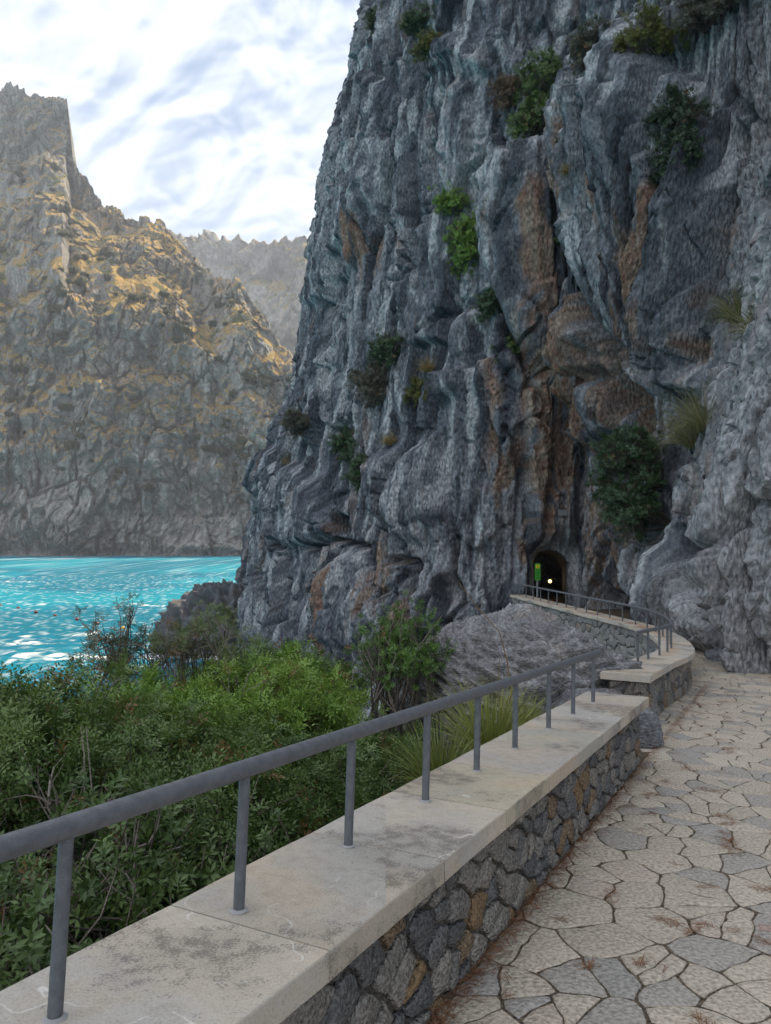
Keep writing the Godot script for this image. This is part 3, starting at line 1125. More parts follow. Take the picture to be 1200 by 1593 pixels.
func coping_task(k: int) -> void:
	var r := PackedByteArray()
	var y := k * 0.0035
	for i in 1024:
		var x := i * 0.0035
		var a: float = nz.k1.get_noise_2d(x, y)
		var f: float = nz.k2.get_noise_2d(x, y)
		var g: float = nz.k4.get_noise_2d(x, y)
		var c := Color(0.53, 0.455, 0.365).lerp(Color(0.45, 0.415, 0.37), smooth(-0.3, 0.3, a + 0.2 * f))
		c = c.lerp(Color(0.57, 0.45, 0.33), 0.6 * smooth(0.15, 0.45, nz.k1.get_noise_2d(x * 0.8 + 9.0, y * 0.8)))
		c = c * (1.0 + 0.22 * f + 0.30 * g)
		# black lichen in specks that crowd into blotches
		var crowd := smooth(0.02, 0.45, nz.k1.get_noise_2d(x * 0.9 + 30.0, y * 0.9 + 4.0))
		var spot := smooth(0.0, 0.6, f * 0.8 + g * 1.0 + 0.8 * crowd - 0.45)
		c = c.lerp(Color(0.13, 0.11, 0.092), 0.75 * spot)
		# white veins of calcite
		var ph := (x * 0.9 + y * 1.05) * 2.3 + a * 2.2 + 0.05 * f
		var v := absf(ph - round(ph)) / 2.3 - 0.0012 * g
		c = c.lerp(Color(0.74, 0.70, 0.64), 0.8 * (1.0 - smooth(0.0015, 0.0065, v)) * smooth(0.0, 0.22, nz.k1.get_noise_2d(x * 1.7 + 70.0, y * 1.7) + 0.35 * f))
		c = c.linear_to_srgb()
		r.append(clampi(int(c.r * 255.0), 0, 255))
		r.append(clampi(int(c.g * 255.0), 0, 255))
		r.append(clampi(int(c.b * 255.0), 0, 255))
	coping_out[k] = r

func slab(parent: Node3D, f: Callable, a: float, b: float, w: float, thick: float, col: Color, rust := 0.0) -> void:
	# one coping stone from a to b along the parapet; f(s, across) gives the point on its top
	var m := MB.new()
	var n := maxi(1, int(ceil((b - a) / 0.2)))
	var sec := [[0.0, -thick], [0.0, -0.007], [0.002, -0.002], [0.008, 0.0], [0.10, 0.0, 0.0], [0.18, 0.0, 1.0], [0.27, 0.0, 0.8], [0.40, 0.0, 0.0], [w - 0.008, 0.0], [w - 0.002, -0.002], [w, -0.007], [w, -thick]]
	var count := sec.size()
	for k in n + 1:
		var s := lerpf(a, b, float(k) / n)
		var tuck := 0.003 if k == 0 or k == n else 0.0
		var run := rust * rng.randf_range(0.2, 1.0)
		for q in sec:
			m.p(f.call(s, q[0]) + Vector3(0, q[1] - tuck, 0), col.lerp(Color(1.0, 0.60, 0.34), run * q[2]) if q.size() > 2 else col)
	for k in n:
		for i in count - 1:
			var q := k * count + i
			m.quad(q, q + 1, q + count + 1, q + count)
		m.quad(k * count + count - 1, k * count, (k + 1) * count, (k + 2) * count - 1)
	for e in 2:
		var at := 0 if e == 0 else n * count
		var ring := m.v.size()
		for i in count:
			m.p(m.v[at + i], col)
		for i in range(1, count - 1):
			if e == 0:
				m.tri(ring, ring + i + 1, ring + i)
			else:
				m.tri(ring, ring + i, ring + i + 1)
	var o := MB.new()
	o.v = m.v
	o.c = m.c
	o.t = m.t
	o.flat()
	part(parent, "coping_slab", o.mesh(), coping)

func stone_color() -> Color:
	var r := rng.randf()
	if r < 0.10:
		return Color(0.42, 0.28, 0.15).lerp(Color(0.34, 0.25, 0.17), rng.randf())
	if r < 0.45:
		return Color(0.21, 0.205, 0.20).lerp(Color(0.28, 0.27, 0.255), rng.randf())
	return Color(0.34, 0.315, 0.28).lerp(Color(0.44, 0.395, 0.34), rng.randf())

func face(parent: Node3D, f: Callable, a: float, b: float, low: float, high: float, size: Vector2, bulge: float, pale := 0.0, most := 300, eye := Vector2.ZERO, gap := 0.012) -> void:
	# the stones that show largest are parts of their own, the rest one joined part
	var all := cells(Rect2(a, low, b - a, high - low), size, 1.25, 0.28, gap)
	if all.size() > most:
		all.sort_custom(func(p, q): return centre(p).distance_to(eye) < centre(q).distance_to(eye))
	var rest := MB.new()
	for k in all.size():
		var col := stone_color()
		col = col.lerp(Color(0.50, 0.50, 0.495), pale * rng.randf_range(0.45, 1.0))
		if k < most:
			part(parent, "stone", piece(all[k], 0.06, 0.07, 0.010, bulge, 0.022, f, col).mesh(), wall_stone)
		else:
			piece(all[k], 0.10, 0.07, 0.010, bulge, 0.022, f, col, rest)
	if rest.v.size():
		part(parent, "stones_beyond", rest.mesh(), wall_stone).set_meta("kind", "stuff")

func build_parapets() -> void:
	wall_stone = mat(0.92, Color(1.3, 1.3, 1.3), noise_tex(fnl(91, 0.03, 6), 1024, 0.45, 1.0, 0.80), noise_tex(fnl(92, 0.022, 6, FastNoiseLite.TYPE_SIMPLEX_SMOOTH, FastNoiseLite.FRACTAL_RIDGED), 1024, 0.0, 1.0), 3.0, Vector3(1.4, 1.4, 1.4), 0.3)
	mortar = mat(0.97, Color(0.24, 0.21, 0.175), noise_tex(fnl(93, 0.05, 4), 256, 0.4, 1.0), null, 0.0, Vector3(2, 2, 2), 0.2)
	coping = mat(0.82, Color.WHITE, coping_tex(), noise_tex(fnl(94, 0.12, 4), 512, 0.0, 1.0), 0.25, Vector3(0.279, 0.279, 0.279), 0.35)
	# near parapet
	var wall := thing("stone_parapet", "low rubble stone parapet with wide pale coping slabs beside the paved path", "wall")
	var core := MB.new()
	var prev := -1
	for s in [-3.0, 0.0, 3.0, 6.0, 7.44]:
		var q := core.v.size()
		for c in [[-1.60, -2.2], [-1.60, 0.515], [-1.20, 0.515], [-1.20, -0.5]]:
			var w := sl(s, c[0])
			core.p(Vector3(w.x, path_y(w.x, w.y) + c[1], w.y))
		if prev >= 0:
			for i in 3:
				core.quad(prev + i, prev + i + 1, q + i + 1, q + i)
		prev = q
	core.quad(prev, prev + 3, prev + 2, prev + 1)
	core.flat()
	part(wall, "core", core.mesh(), mortar)
	var near_face := func(p: Vector2, z: float):
		var w := sl(p.x, -1.175 + z)
		return Vector3(w.x, path_y(w.x, w.y) + p.y, w.y)
	face(wall, near_face, -2.5, 7.46, -0.03, 0.513, Vector2(0.15, 0.105), 0.014, 0.0, 270, Vector2(3.9, 0.25))
	var end_face := func(p: Vector2, z: float):
		var w := sl(7.45 + z, -p.x)
		return Vector3(w.x, path_y(w.x, w.y) + p.y, w.y)
	face(wall, end_face, 1.18, 1.62, -0.1, 0.513, Vector2(0.18, 0.14), 0.02)
	var near_top := func(s: float, c: float):
		var w := sl(s, -1.67 + c)
		return Vector3(w.x, path_y(w.x, w.y) + 0.6, w.y)
	var cuts := [-2.8, -1.9, -0.95, -0.05, 0.92, 1.82, 2.62, 3.33, 4.05, 4.75, 5.42, 5.98, 6.5, 7.02, 7.53]
	for k in cuts.size() - 1:
		var v := rng.randf_range(0.86, 1.08)
		slab(wall, near_top, cuts[k] + 0.003, cuts[k + 1] - 0.003, 0.57, 0.082, Color(v, v * rng.randf_range(0.97, 1.0), v * rng.randf_range(0.92, 1.0)))
	# second parapet, round the bend to the tunnel
	var wall2 := thing("stone_parapet", "curved rubble stone parapet bending round to the tunnel mouth", "wall")
	var n := 60
	var core2 := MB.new()
	for k in n + 1:
		var s := 0.07 + (line2.total() - 0.07) * k / n
		var p := line2.at(s)
		var r := line2.right(s)
		var a := p + r * 0.09
		var b := p + r * 0.48
		var y := path_y(p.x, p.y)
		core2.p(Vector3(a.x, y - 4.2, a.y))
		core2.p(Vector3(a.x, y + 0.515, a.y))
		core2.p(Vector3(b.x, y + 0.515, b.y))
		core2.p(Vector3(b.x, y - 0.5, b.y))
	for k in n:
		for i in 3:
			var q := k * 4 + i
			core2.quad(q, q + 1, q + 5, q + 4)
	core2.quad(0, 3, 2, 1)
	core2.flat()
	part(wall2, "core", core2.mesh(), mortar)
	var path_face := func(p: Vector2, z: float):
		var w := line2.at(p.x) + line2.right(p.x) * (0.50 + z)
		return Vector3(w.x, path_y(w.x, w.y) + p.y, w.y)
	face(wall2, path_face, 0.06, 8.2, -0.04, 0.513, Vector2(0.17, 0.12), 0.016, 0.0, 100, Vector2(2.0, 0.3))
	var sea_face := func(p: Vector2, z: float):
		var w := line2.at(-p.x) + line2.right(-p.x) * (0.07 - z)
		return Vector3(w.x, path_y(w.x, w.y) + p.y, w.y)
	face(wall2, sea_face, -line2.total() + 0.02, -4.2, -1.9, 0.513, Vector2(0.27, 0.20), 0.03, 0.9, 180, Vector2(-10.0, 0.5), 0.026)
	var end2 := func(p: Vector2, z: float):
		var d := (line2.at(0.3) - line2.at(0.0)).normalized()
		var w := line2.at(0.0) + line2.right(0.0) * p.x + d * (0.065 - z)
		return Vector3(w.x, path_y(w.x, w.y) + p.y, w.y)
	face(wall2, end2, 0.08, 0.5, -0.3, 0.513, Vector2(0.18, 0.14), 0.02)
	var top2 := func(s: float, c: float):
		var w := line2.at(s) + line2.right(s) * c
		return Vector3(w.x, path_y(w.x, w.y) + 0.6, w.y)
	var s2 := 0.0
	while s2 < line2.total() - 0.3:
		var e := minf(s2 + rng.randf_range(0.62, 0.9), line2.total())
		var v := rng.randf_range(0.93, 1.08)
		slab(wall2, top2, s2 + 0.004, e - 0.004, 0.57, 0.082, Color(v, v * 0.985, v * 0.95), 0.75 if s2 > 3.0 else 0.15)
		s2 = e
# ---------------------------------------------------------------- railings
var steel: StandardMaterial3D

func railing(label: String, post_at: Array, top: Callable, rail_pts: PackedVector3Array) -> void:
	var t := thing("railing", label, "railing", Vector3.ZERO, "handrails on the parapets")
	var rad := PackedFloat32Array()
	for k in rail_pts.size():
		rad.append(0.0272)
	var m := MB.new()
	m.tube(rail_pts, rad, 20, Color(0.135, 0.138, 0.15))
	var bar := part(t, "rail", m.mesh(), steel)
	for k in range(1, rail_pts.size() - 1, 3):      # welded joints between the lengths of tube
		var along_rail := (rail_pts[k + 1] - rail_pts[k]).normalized()
		var j := MB.new()
		j.tube(PackedVector3Array([rail_pts[k] - along_rail * 0.006, rail_pts[k] - along_rail * 0.003, rail_pts[k] + along_rail * 0.003, rail_pts[k] + along_rail * 0.006]), PackedFloat32Array([0.0274, 0.0287, 0.0287, 0.0274]), 20, Color(0.105, 0.10, 0.105), false)
		part(bar, "weld", j.mesh(), steel)
	for s in post_at:
		var a: Array = top.call(s)
		var p := MB.new()
		var foot: Vector3 = a[0]
		var head: Vector3 = a[1]
		p.tube(PackedVector3Array([foot - (head - foot) * 0.02, foot + (head - foot) * 0.33, foot + (head - foot) * 0.66, head]), PackedFloat32Array([0.0172, 0.0172, 0.0172, 0.0172]), 12, Color(0.125, 0.13, 0.145))
		var post := part(t, "post", p.mesh(), steel)
		var w := MB.new()     # a dab of mortar round the foot
		var pts := PackedVector3Array([foot + Vector3(0, 0.0005, 0), foot + Vector3(0, 0.004, 0), foot + Vector3(0, 0.007, 0)])
		w.tube(pts, PackedFloat32Array([0.027 + 0.004 * sin(s * 31.0), 0.024, 0.018]), 7, Color(0.33, 0.32, 0.31))
		part(post, "mortar_collar", w.mesh(), mortar_pale)

var mortar_pale: StandardMaterial3D

func build_railings() -> void:
	steel = mat(0.5, Color(1.1, 1.1, 1.1), noise_tex(fnl(101, 0.012, 6), 512, 0.78, 1.0), noise_tex(fnl(102, 0.10, 4), 512, 0.0, 1.0), 0.12, Vector3(3.0, 3.0, 3.0), 0.5)
	mortar_pale = mat(0.95)
	var up := Vector3(0.0293, 0.9979, -0.0573)
	var pts := PackedVector3Array()
	for s in [-2.6, -1.0, 1.0, 3.0, 5.0, 7.06]:
		var w := sl(s, -1.462)
		pts.append(Vector3(w.x, path_y(w.x, w.y) + 0.6, w.y) + up * 0.415)
	railing("straight grey steel handrail along the near coping", [-1.43, -0.76, -0.1, 0.57, 1.23, 1.89, 2.55, 3.26, 3.93, 4.60, 5.37, 6.09, 6.82], func(s: float):
		var w := sl(s, -1.462)
		var f := Vector3(w.x, path_y(w.x, w.y) + 0.6, w.y)
		return [f, f + up * 0.395], pts)
	var pts2 := PackedVector3Array()
	var s2 := 1.15
	while s2 < line2.total() - 0.1:
		var w := line2.at(s2) + line2.right(s2) * 0.2
		pts2.append(Vector3(w.x, path_y(w.x, w.y) + 1.01, w.y))
		s2 += 0.2
	var posts := []
	var s3 := 1.35
	while s3 < line2.total() - 0.1:
		posts.append(s3)
		s3 += 0.78
	railing("curved steel handrail on many posts leading to the tunnel", posts, func(s: float):
		var w := line2.at(s) + line2.right(s) * 0.2
		var f := Vector3(w.x, path_y(w.x, w.y) + 0.6, w.y)
		return [f, f + Vector3(0, 0.40, 0)], pts2)

# ---------------------------------------------------------------- boulders and rocks
func boulder(size: Vector3, sd: int, strata: float, dense: int, tone: Color, cuts := 9, upright := 0.0) -> ArrayMesh:
	var r := RandomNumberGenerator.new()
	r.seed = sd
	var planes := []
	for k in cuts:
		var n := Vector3(r.randfn(), r.randfn() * 0.8 + 0.15, r.randfn()).normalized()
		planes.append([n, r.randf_range(0.72, 0.97)])
	var n1 := fnl(sd, 0.9, 5)
	var n2 := fnl(sd + 1, 2.2, 4, FastNoiseLite.TYPE_SIMPLEX_SMOOTH, FastNoiseLite.FRACTAL_RIDGED)
	var m := MB.new()
	var w := dense * 2
	for i in dense + 1:
		var a := PI * i / dense - PI / 2.0
		for j in w:
			var b := TAU * j / w
			var d := Vector3(cos(a) * cos(b), sin(a), cos(a) * sin(b))
			var q := d
			for p in planes:
				var over: float = q.dot(p[0]) - p[1]
				if over > 0.0:
					q -= p[0] * over * 0.92
			var s := q * size
			var band: float = n2.get_noise_3d(s.x * 0.7, s.y * 3.2 + s.x * 0.5, s.z * 0.7) if upright <= 0.0 else n2.get_noise_3d(s.x * upright, s.y * 0.12, s.z * upright)
			var e: float = n1.get_noise_3d(s.x, s.y, s.z) * 0.16 + n1.get_noise_3d(s.x * 4.0, s.y * 5.0, s.z * 4.0) * 0.05 + band * strata
			s += d * e * minf(size.x, size.y) * 0.9
			var c := tone * (1.0 + 0.5 * band + 0.5 * n1.get_noise_3d(s.x * 2.0, s.y * 2.0, s.z * 2.0))
			c = c.lerp(tone * Color(1.35, 1.15, 1.0), smooth(0.1, 0.4, n1.get_noise_3d(s.x * 0.8 + 9.0, s.y, s.z)) * 0.6)
			m.p(s, c)
	for i in dense:
		for j in w:
			var a := i * w + j
			var b := i * w + (j + 1) % w
			m.quad(a, a + w, b + w, b)
	return m.mesh()

func rock_at(called: String, label: String, size: Vector3, at: Vector3, turn: Vector3, sd: int, strata: float, dense: int, tone: Color, cuts := 9, upright := 0.0) -> void:
	var o := MeshInstance3D.new()
	o.name = numbered(called)
	o.mesh = boulder(size, sd, strata, dense, tone, cuts, upright)
	o.material_override = rock_small
	add_child(o)
	o.position = at
	o.rotation_degrees = turn
	tag(o, label, "rock")

var rock_small: StandardMaterial3D

func build_rocks() -> void:
	rock_small = mat(0.9, Color(1.5, 1.5, 1.5), noise_tex(fnl(111, 0.02, 6), 1024, 0.5, 1.0), noise_tex(fnl(112, 0.02, 6, FastNoiseLite.TYPE_SIMPLEX_SMOOTH, FastNoiseLite.FRACTAL_RIDGED), 1024, 0.0, 1.0), 4.0, Vector3(0.7, 1.3, 0.7), 0.3)
	rock_at("boulder", "great rounded grey boulder with ridged bands between the two parapets", Vector3(1.6, 1.2, 1.1), Vector3(1.75, -0.62, -10.1), Vector3(4, -24, -4), 211, 0.11, 130, Color(0.25, 0.245, 0.245), 6)
	rock_at("boulder", "smaller dark boulder tucked under the great banded boulder", Vector3(0.62, 0.42, 0.5), Vector3(2.25, -0.52, -8.75), Vector3(0, 30, 10), 223, 0.06, 50, Color(0.20, 0.195, 0.20))
	rock_at("rock_block", "upright block of grey rock between the ends of the two parapets", Vector3(0.20, 0.34, 0.26), Vector3(2.62, -0.42, -8.0), Vector3(0, 20, 4), 227, 0.05, 40, Color(0.235, 0.24, 0.25))
	rock_at("rock_point", "low dark fluted rock spur running out from the cliff foot into the sea", Vector3(6.0, 4.3, 4.0), Vector3(-10.4, -5.7, -54.5), Vector3(0, 15, 20), 229, 0.16, 120, Color(0.16, 0.165, 0.175), 26, 0.55)
	rock_at("rock_point", "small black rock awash at the tip of the point", Vector3(1.5, 1.1, 1.2), Vector3(-15.2, -5.5, -58.0), Vector3(0, 0, 0), 233, 0.1, 40, Color(0.12, 0.12, 0.125))
	rock_at("rock_block", "grey rock breaking out of the slope below the coping", Vector3(1.0, 0.8, 0.8), Vector3(0.5, -1.6, -11.5), Vector3(0, 40, 0), 239, 0.1, 50, Color(0.23, 0.235, 0.25))

# ---------------------------------------------------------------- sign, plaque, lamp, buoys
func build_furniture() -> void:
	var y := path_y(5.3, -26.6)
	var t := thing("warning_sign", "narrow green notice board with a yellow symbol on a grey post by the tunnel", "sign", Vector3(5.22, y, -26.5))
	var p := MB.new()
	p.tube(PackedVector3Array([Vector3(0, -0.05, 0), Vector3(0, 0.9, 0), Vector3(0, 1.72, 0)]), PackedFloat32Array([0.035, 0.035, 0.035]), 10, Color(0.22, 0.23, 0.24))
	part(t, "post", p.mesh(), steel)
	var paint := mat(0.5)
	var b := MB.new()
	b.box(Vector3(0, 1.46, 0.05), Vector3(0.098, 0, 0), Vector3(0, 0.29, 0), Vector3(0, 0, 0.012), Color(0.05, 0.27, 0.025))
	var board := part(t, "board", b.mesh(), paint)
	var d := MB.new()
	d.tube(PackedVector3Array([Vector3(0.0, 1.64, 0.062), Vector3(0.0, 1.64, 0.066)]), PackedFloat32Array([0.066, 0.066]), 20, Color(0.75, 0.55, 0.02))
	part(board, "symbol_disc", d.mesh(), paint)
	var g := MB.new()     # a dark figure under falling stones
	g.box(Vector3(-0.012, 1.628, 0.068), Vector3(0.012, 0.004, 0), Vector3(-0.008, 0.026, 0), Vector3(0, 0, 0.0015), Color(0.02, 0.02, 0.015))
	g.box(Vector3(0.024, 1.655, 0.068), Vector3(0.011, 0.006, 0), Vector3(-0.006, 0.011, 0), Vector3(0, 0, 0.0015), Color(0.02, 0.02, 0.015))
	g.box(Vector3(-0.012, 1.666, 0.068), Vector3(0.010, 0, 0), Vector3(0, 0.010, 0), Vector3(0, 0, 0.0015), Color(0.02, 0.02, 0.015))
	part(board, "symbol", g.mesh(), paint)
	for k in 7:
		var l := MB.new()
		var w: float = [0.075, 0.06, 0.08, 0.07, 0.05, 0.078, 0.062][k]
		l.box(Vector3(0.0, 1.535 - k * 0.052, 0.063), Vector3(w, 0, 0), Vector3(0, 0.009 if k != 2 else 0.014, 0), Vector3(0, 0, 0.0015), Color(0.01, 0.12, 0.015))
		part(board, "line_of_print", l.mesh(), paint)
	var c := cliff_point(46.93, 2.48, cliff_row(2.48))
	var pl := MB.new()
	pl.box(Vector3.ZERO, Vector3(0.17, 0, 0), Vector3(0, 0.11, 0), Vector3(0, 0, 0.02), Color(0.33, 0.34, 0.36))
	var plq := MeshInstance3D.new()
	plq.name = "stone_plaque"
	plq.mesh = pl.mesh()
	plq.material_override = wall_stone
	add_child(plq)
	plq.position = c[0] + c[1] * 0.10
	plq.rotation.y = atan2(c[1].x, c[1].z)
	tag(plq, "small blank grey plaque fixed to the rock above the tunnel", "plaque")
	# the lamp burning inside the tunnel
	var at := Vector3(6.95, -0.28, -32.6)
	var lamp := thing("tunnel_lamp", "small warm lamp burning inside the dark tunnel", "lamp", at)
	var glow := StandardMaterial3D.new()
	glow.albedo_color = Color(1, 0.85, 0.6)
	glow.emission_enabled = true
	glow.emission = Color(1.0, 0.80, 0.50)
	glow.emission_energy_multiplier = 2.2
	var s := SphereMesh.new()
	s.radius = 0.075
	s.height = 0.15
	s.radial_segments = 16
	s.rings = 8
	part(lamp, "bulb", s, glow)
	var arm := MB.new()
	arm.tube(PackedVector3Array([Vector3(0, 0.06, 0), Vector3(0, 0.10, -0.05), Vector3(0.3, 0.12, -0.2)]), PackedFloat32Array([0.02, 0.02, 0.02]), 8, Color(0.1, 0.1, 0.1))
	part(lamp, "bracket", arm.mesh(), steel)
	var o := OmniLight3D.new()
	o.name = "lamp_light"
	o.light_color = Color(1.0, 0.80, 0.50)
	o.light_energy = 0.012
	o.omni_range = 20.0
	o.omni_attenuation = 2.0
	o.light_size = 0.07
	o.shadow_enabled = true
	lamp.add_child(o)
	# buoys on a line
	var spots := [[-44.0, -88.2], [-40.5, -85.1], [-36.4, -80.4], [-32.9, -76.9], [-29.3, -73.4], [-26.0, -69.7], [-22.5, -66.3]]
	var bm := mat(0.4)
	for k in spots.size():
		var last: bool = k == spots.size() - 1
		var lab := "yellow buoy at the landward end of the buoy line on the sea" if last else "small dark red buoy on a line of buoys across the sea"
		var buoy := thing("buoy", lab, "buoy", Vector3(spots[k][0], SEA + 0.12, spots[k][1]), "buoys in a line across the bay")
		var m := MB.new()
		var pts := PackedVector3Array()
		var rr := PackedFloat32Array()
		for i in 9:
			var a := PI * i / 8.0
			pts.append(Vector3(0, -cos(a) * 0.20, 0))
			rr.append(maxf(0.004, sin(a) * 0.20))
		m.tube(pts, rr, 14, Color(0.62, 0.36, 0.03) if last else Color(0.13, 0.035, 0.03))
		part(buoy, "float", m.mesh(), bm)
		var e := MB.new()
		e.tube(PackedVector3Array([Vector3(0, 0.19, 0), Vector3(0, 0.26, 0)]), PackedFloat32Array([0.035, 0.025]), 8, Color(0.08, 0.08, 0.08))
		part(buoy, "eyelet", e.mesh(), bm)
# ---------------------------------------------------------------- plants
var leaf_mat := {}
var bark: StandardMaterial3D
var sprigs := {}

func leaf_material(back: Color, rough := 0.45) -> StandardMaterial3D:
	var m := StandardMaterial3D.new()
	m.vertex_color_use_as_albedo = true
	m.roughness = rough
	m.metallic_specular = 0.45
	m.backlight_enabled = true
	m.backlight = back
	m.cull_mode = BaseMaterial3D.CULL_DISABLED
	return m

func leaflet(m: MB, at: Vector3, d: Vector3, n: Vector3, length: float, width: float, col: Color) -> void:
	var s := d.cross(n).normalized() * width * 0.5
	var mid := at + d * length * 0.5 - n * width * 0.12
	var a := m.p(at, col)
	var b := m.p(mid + s + n * width * 0.25, col)
	var c := m.p(at + d * length, col)
	var e := m.p(mid - s + n * width * 0.25, col)
	m.tri(a, b, c)
	m.tri(a, c, e)

func make_sprig(kind: String, sd: int) -> ArrayMesh:
	var r := RandomNumberGenerator.new()
	r.seed = sd
	var m := MB.new()
	if kind == "pinnate":         # a shoot with feathery leaves
		for k in 7:
			var a := k * 2.4 + r.randf() * 0.5
			var out := Vector3(cos(a), 0.35 + 0.5 * r.randf(), sin(a)).normalized()
			var at := Vector3(0, 0.012 * k, 0)
			var up := Vector3.UP
			var side := out.cross(up).normalized()
			var n := side.cross(out).normalized()
			for i in 4:
				var q := at + out * (0.016 + 0.019 * i) - n * 0.0012 * i * i
				var v := r.randf_range(0.85, 1.15)
				var col := Color(v, v, v)
				for e in [1.0, -1.0]:
					if r.randf() < 0.85:
						leaflet(m, q, (out * r.randf_range(0.3, 1.0) + side * e + n * r.randfn() * 0.25).normalized(), (n + side * r.randfn() * 0.3).normalized(), r.randf_range(0.022, 0.040), r.randf_range(0.010, 0.016), col)
			leaflet(m, at + out * 0.09, out, n, 0.032, 0.012, Color.WHITE)
	elif kind == "round":         # a whorl of plain leaves
		for k in 16:
			var a := k * 2.4
			var out := Vector3(cos(a), r.randf_range(-0.1, 1.0), sin(a)).normalized()
			var n := (Vector3.UP - out * out.y).normalized()
			var v := r.randf_range(0.8, 1.2)
			leaflet(m, Vector3(0, 0.007 * k, 0) + out * 0.006, out, n, r.randf_range(0.04, 0.058), r.randf_range(0.016, 0.022), Color(v, v, v))
	else:                         # needles and fine stalks
		for k in 46:
			var a := r.randf() * TAU
			var out := Vector3(cos(a), r.randf_range(0.0, 1.6), sin(a)).normalized()
			var v := r.randf_range(0.75, 1.2)
			leaflet(m, Vector3(0, r.randf() * 0.09, 0), out, (Vector3.UP - out * out.y).normalized(), r.randf_range(0.04, 0.07), 0.006, Color(v, v, v))
	return m.mesh()

func bend(a: Vector3, b: Vector3, sag: float, r: RandomNumberGenerator, n := 5) -> PackedVector3Array:
	var q := PackedVector3Array()
	var off := Vector3(r.randfn(), r.randfn(), r.randfn()) * a.distance_to(b) * 0.10
	for k in n + 1:
		var t := float(k) / n
		q.append(a.lerp(b, t) + Vector3(0, sag, 0) * t * (1.0 - t) * 4.0 + off * sin(t * PI) + (Vector3(r.randfn(), r.randfn(), r.randfn()) * a.distance_to(b) * 0.02 if k > 0 and k < n else Vector3.ZERO))
	return q

func shrub(called: String, label: String, foot: Vector3, mid: Vector3, size: Vector3, o: Dictionary) -> Node3D:
	# stems run from the foot to clumps spread through the crown; twigs run from each clump to its leafy tips
	var r := RandomNumberGenerator.new()
	r.seed = o.seed
	var t := thing(called, label, o.get("cat", "shrub"), foot, o.get("group", ""))
	var wood := MB.new()
	var places := []
	var tints := PackedColorArray()
	var ca: Color = o.a
	var cb: Color = o.b
	var scale: float = o.get("leaf", 1.0)
	var stemcol := Color(0.17, 0.145, 0.12)
	var lower: Vector3 = (mid - foot) * 0.35
	var girth: float = o.get("girth", 0.03)
	if o.has("trunk"):
		wood.tube(bend(Vector3(0, -0.1, 0), lower, 0.0, r), PackedFloat32Array([girth * 1.5, girth * 1.3, girth * 1.2, girth * 1.15, girth * 1.1, girth]), 7, stemcol)
	for k in o.clumps:
		var d := Vector3(r.randfn(), r.randfn() * 0.8 + 0.12, r.randfn()).normalized() * pow(r.randf(), 0.45)
		var c := mid - foot + d * size
		var start := lower if o.has("trunk") else Vector3(r.randfn() * 0.1, -0.1, r.randfn() * 0.1)
		var pts := bend(start, c, 0.06 * r.randfn() * size.y, r)
		wood.tube(pts, PackedFloat32Array([girth, girth * 0.8, girth * 0.62, girth * 0.45, girth * 0.3, girth * 0.16]), 5, stemcol * r.randf_range(0.7, 1.5), false)
		var tone := r.randf()
		var spread: float = o.get("spread", 0.30) * r.randf_range(0.5, 1.4)
		for i in o.tips:
			var e := Vector3(r.randfn(), r.randfn() * 0.75 + 0.25, r.randfn())
			var tip := c + e.limit_length(1.9) * spread * 0.55
			var tw := bend(pts[3].lerp(c, r.randf()), tip, 0.0, r, 3)
			if i % 2 == 0 or o.has("bare"):
				wood.tube(tw, PackedFloat32Array([0.0085, 0.0068, 0.005, 0.003]), 4, stemcol * r.randf_range(1.0, 3.0), false)
			var grow := (tip - c + Vector3(0, 0.15, 0) + (c - (mid - foot)) * 0.3).normalized()
			if r.randf() < o.get("leafless", 0.0):
				continue
			for j in o.get("per", 3):
				var q: Vector3 = tip.lerp(tw[2], r.randf() * 0.8) + Vector3(r.randfn(), r.randfn(), r.randfn()) * 0.03
				var y := (grow + Vector3(r.randfn(), r.randfn(), r.randfn()) * 0.45).normalized()
				var x := y.cross(Vector3(r.randfn(), r.randfn(), r.randfn())).normalized()
				places.append(Transform3D(Basis(x, y, x.cross(y)).scaled(Vector3.ONE * scale * r.randf_range(0.75, 1.3)), q))
				var col := ca.lerp(cb, clampf(tone * 0.6 + r.randf() * 0.5, 0.0, 1.0))
				if r.randf() < o.get("dead", 0.02):
					col = Color(0.22, 0.12, 0.05)
				tints.append(col)
	part(t, "trunk" if o.has("trunk") else "stems", wood.mesh(), bark)
	var kind: String = o.get("kind", "pinnate")
	var cr_ := copies("crown", sprigs[kind], places, tints, leaf_mat.get(kind))
	t.add_child(cr_, true)
	cr_.set_meta("kind", "stuff")
	return t

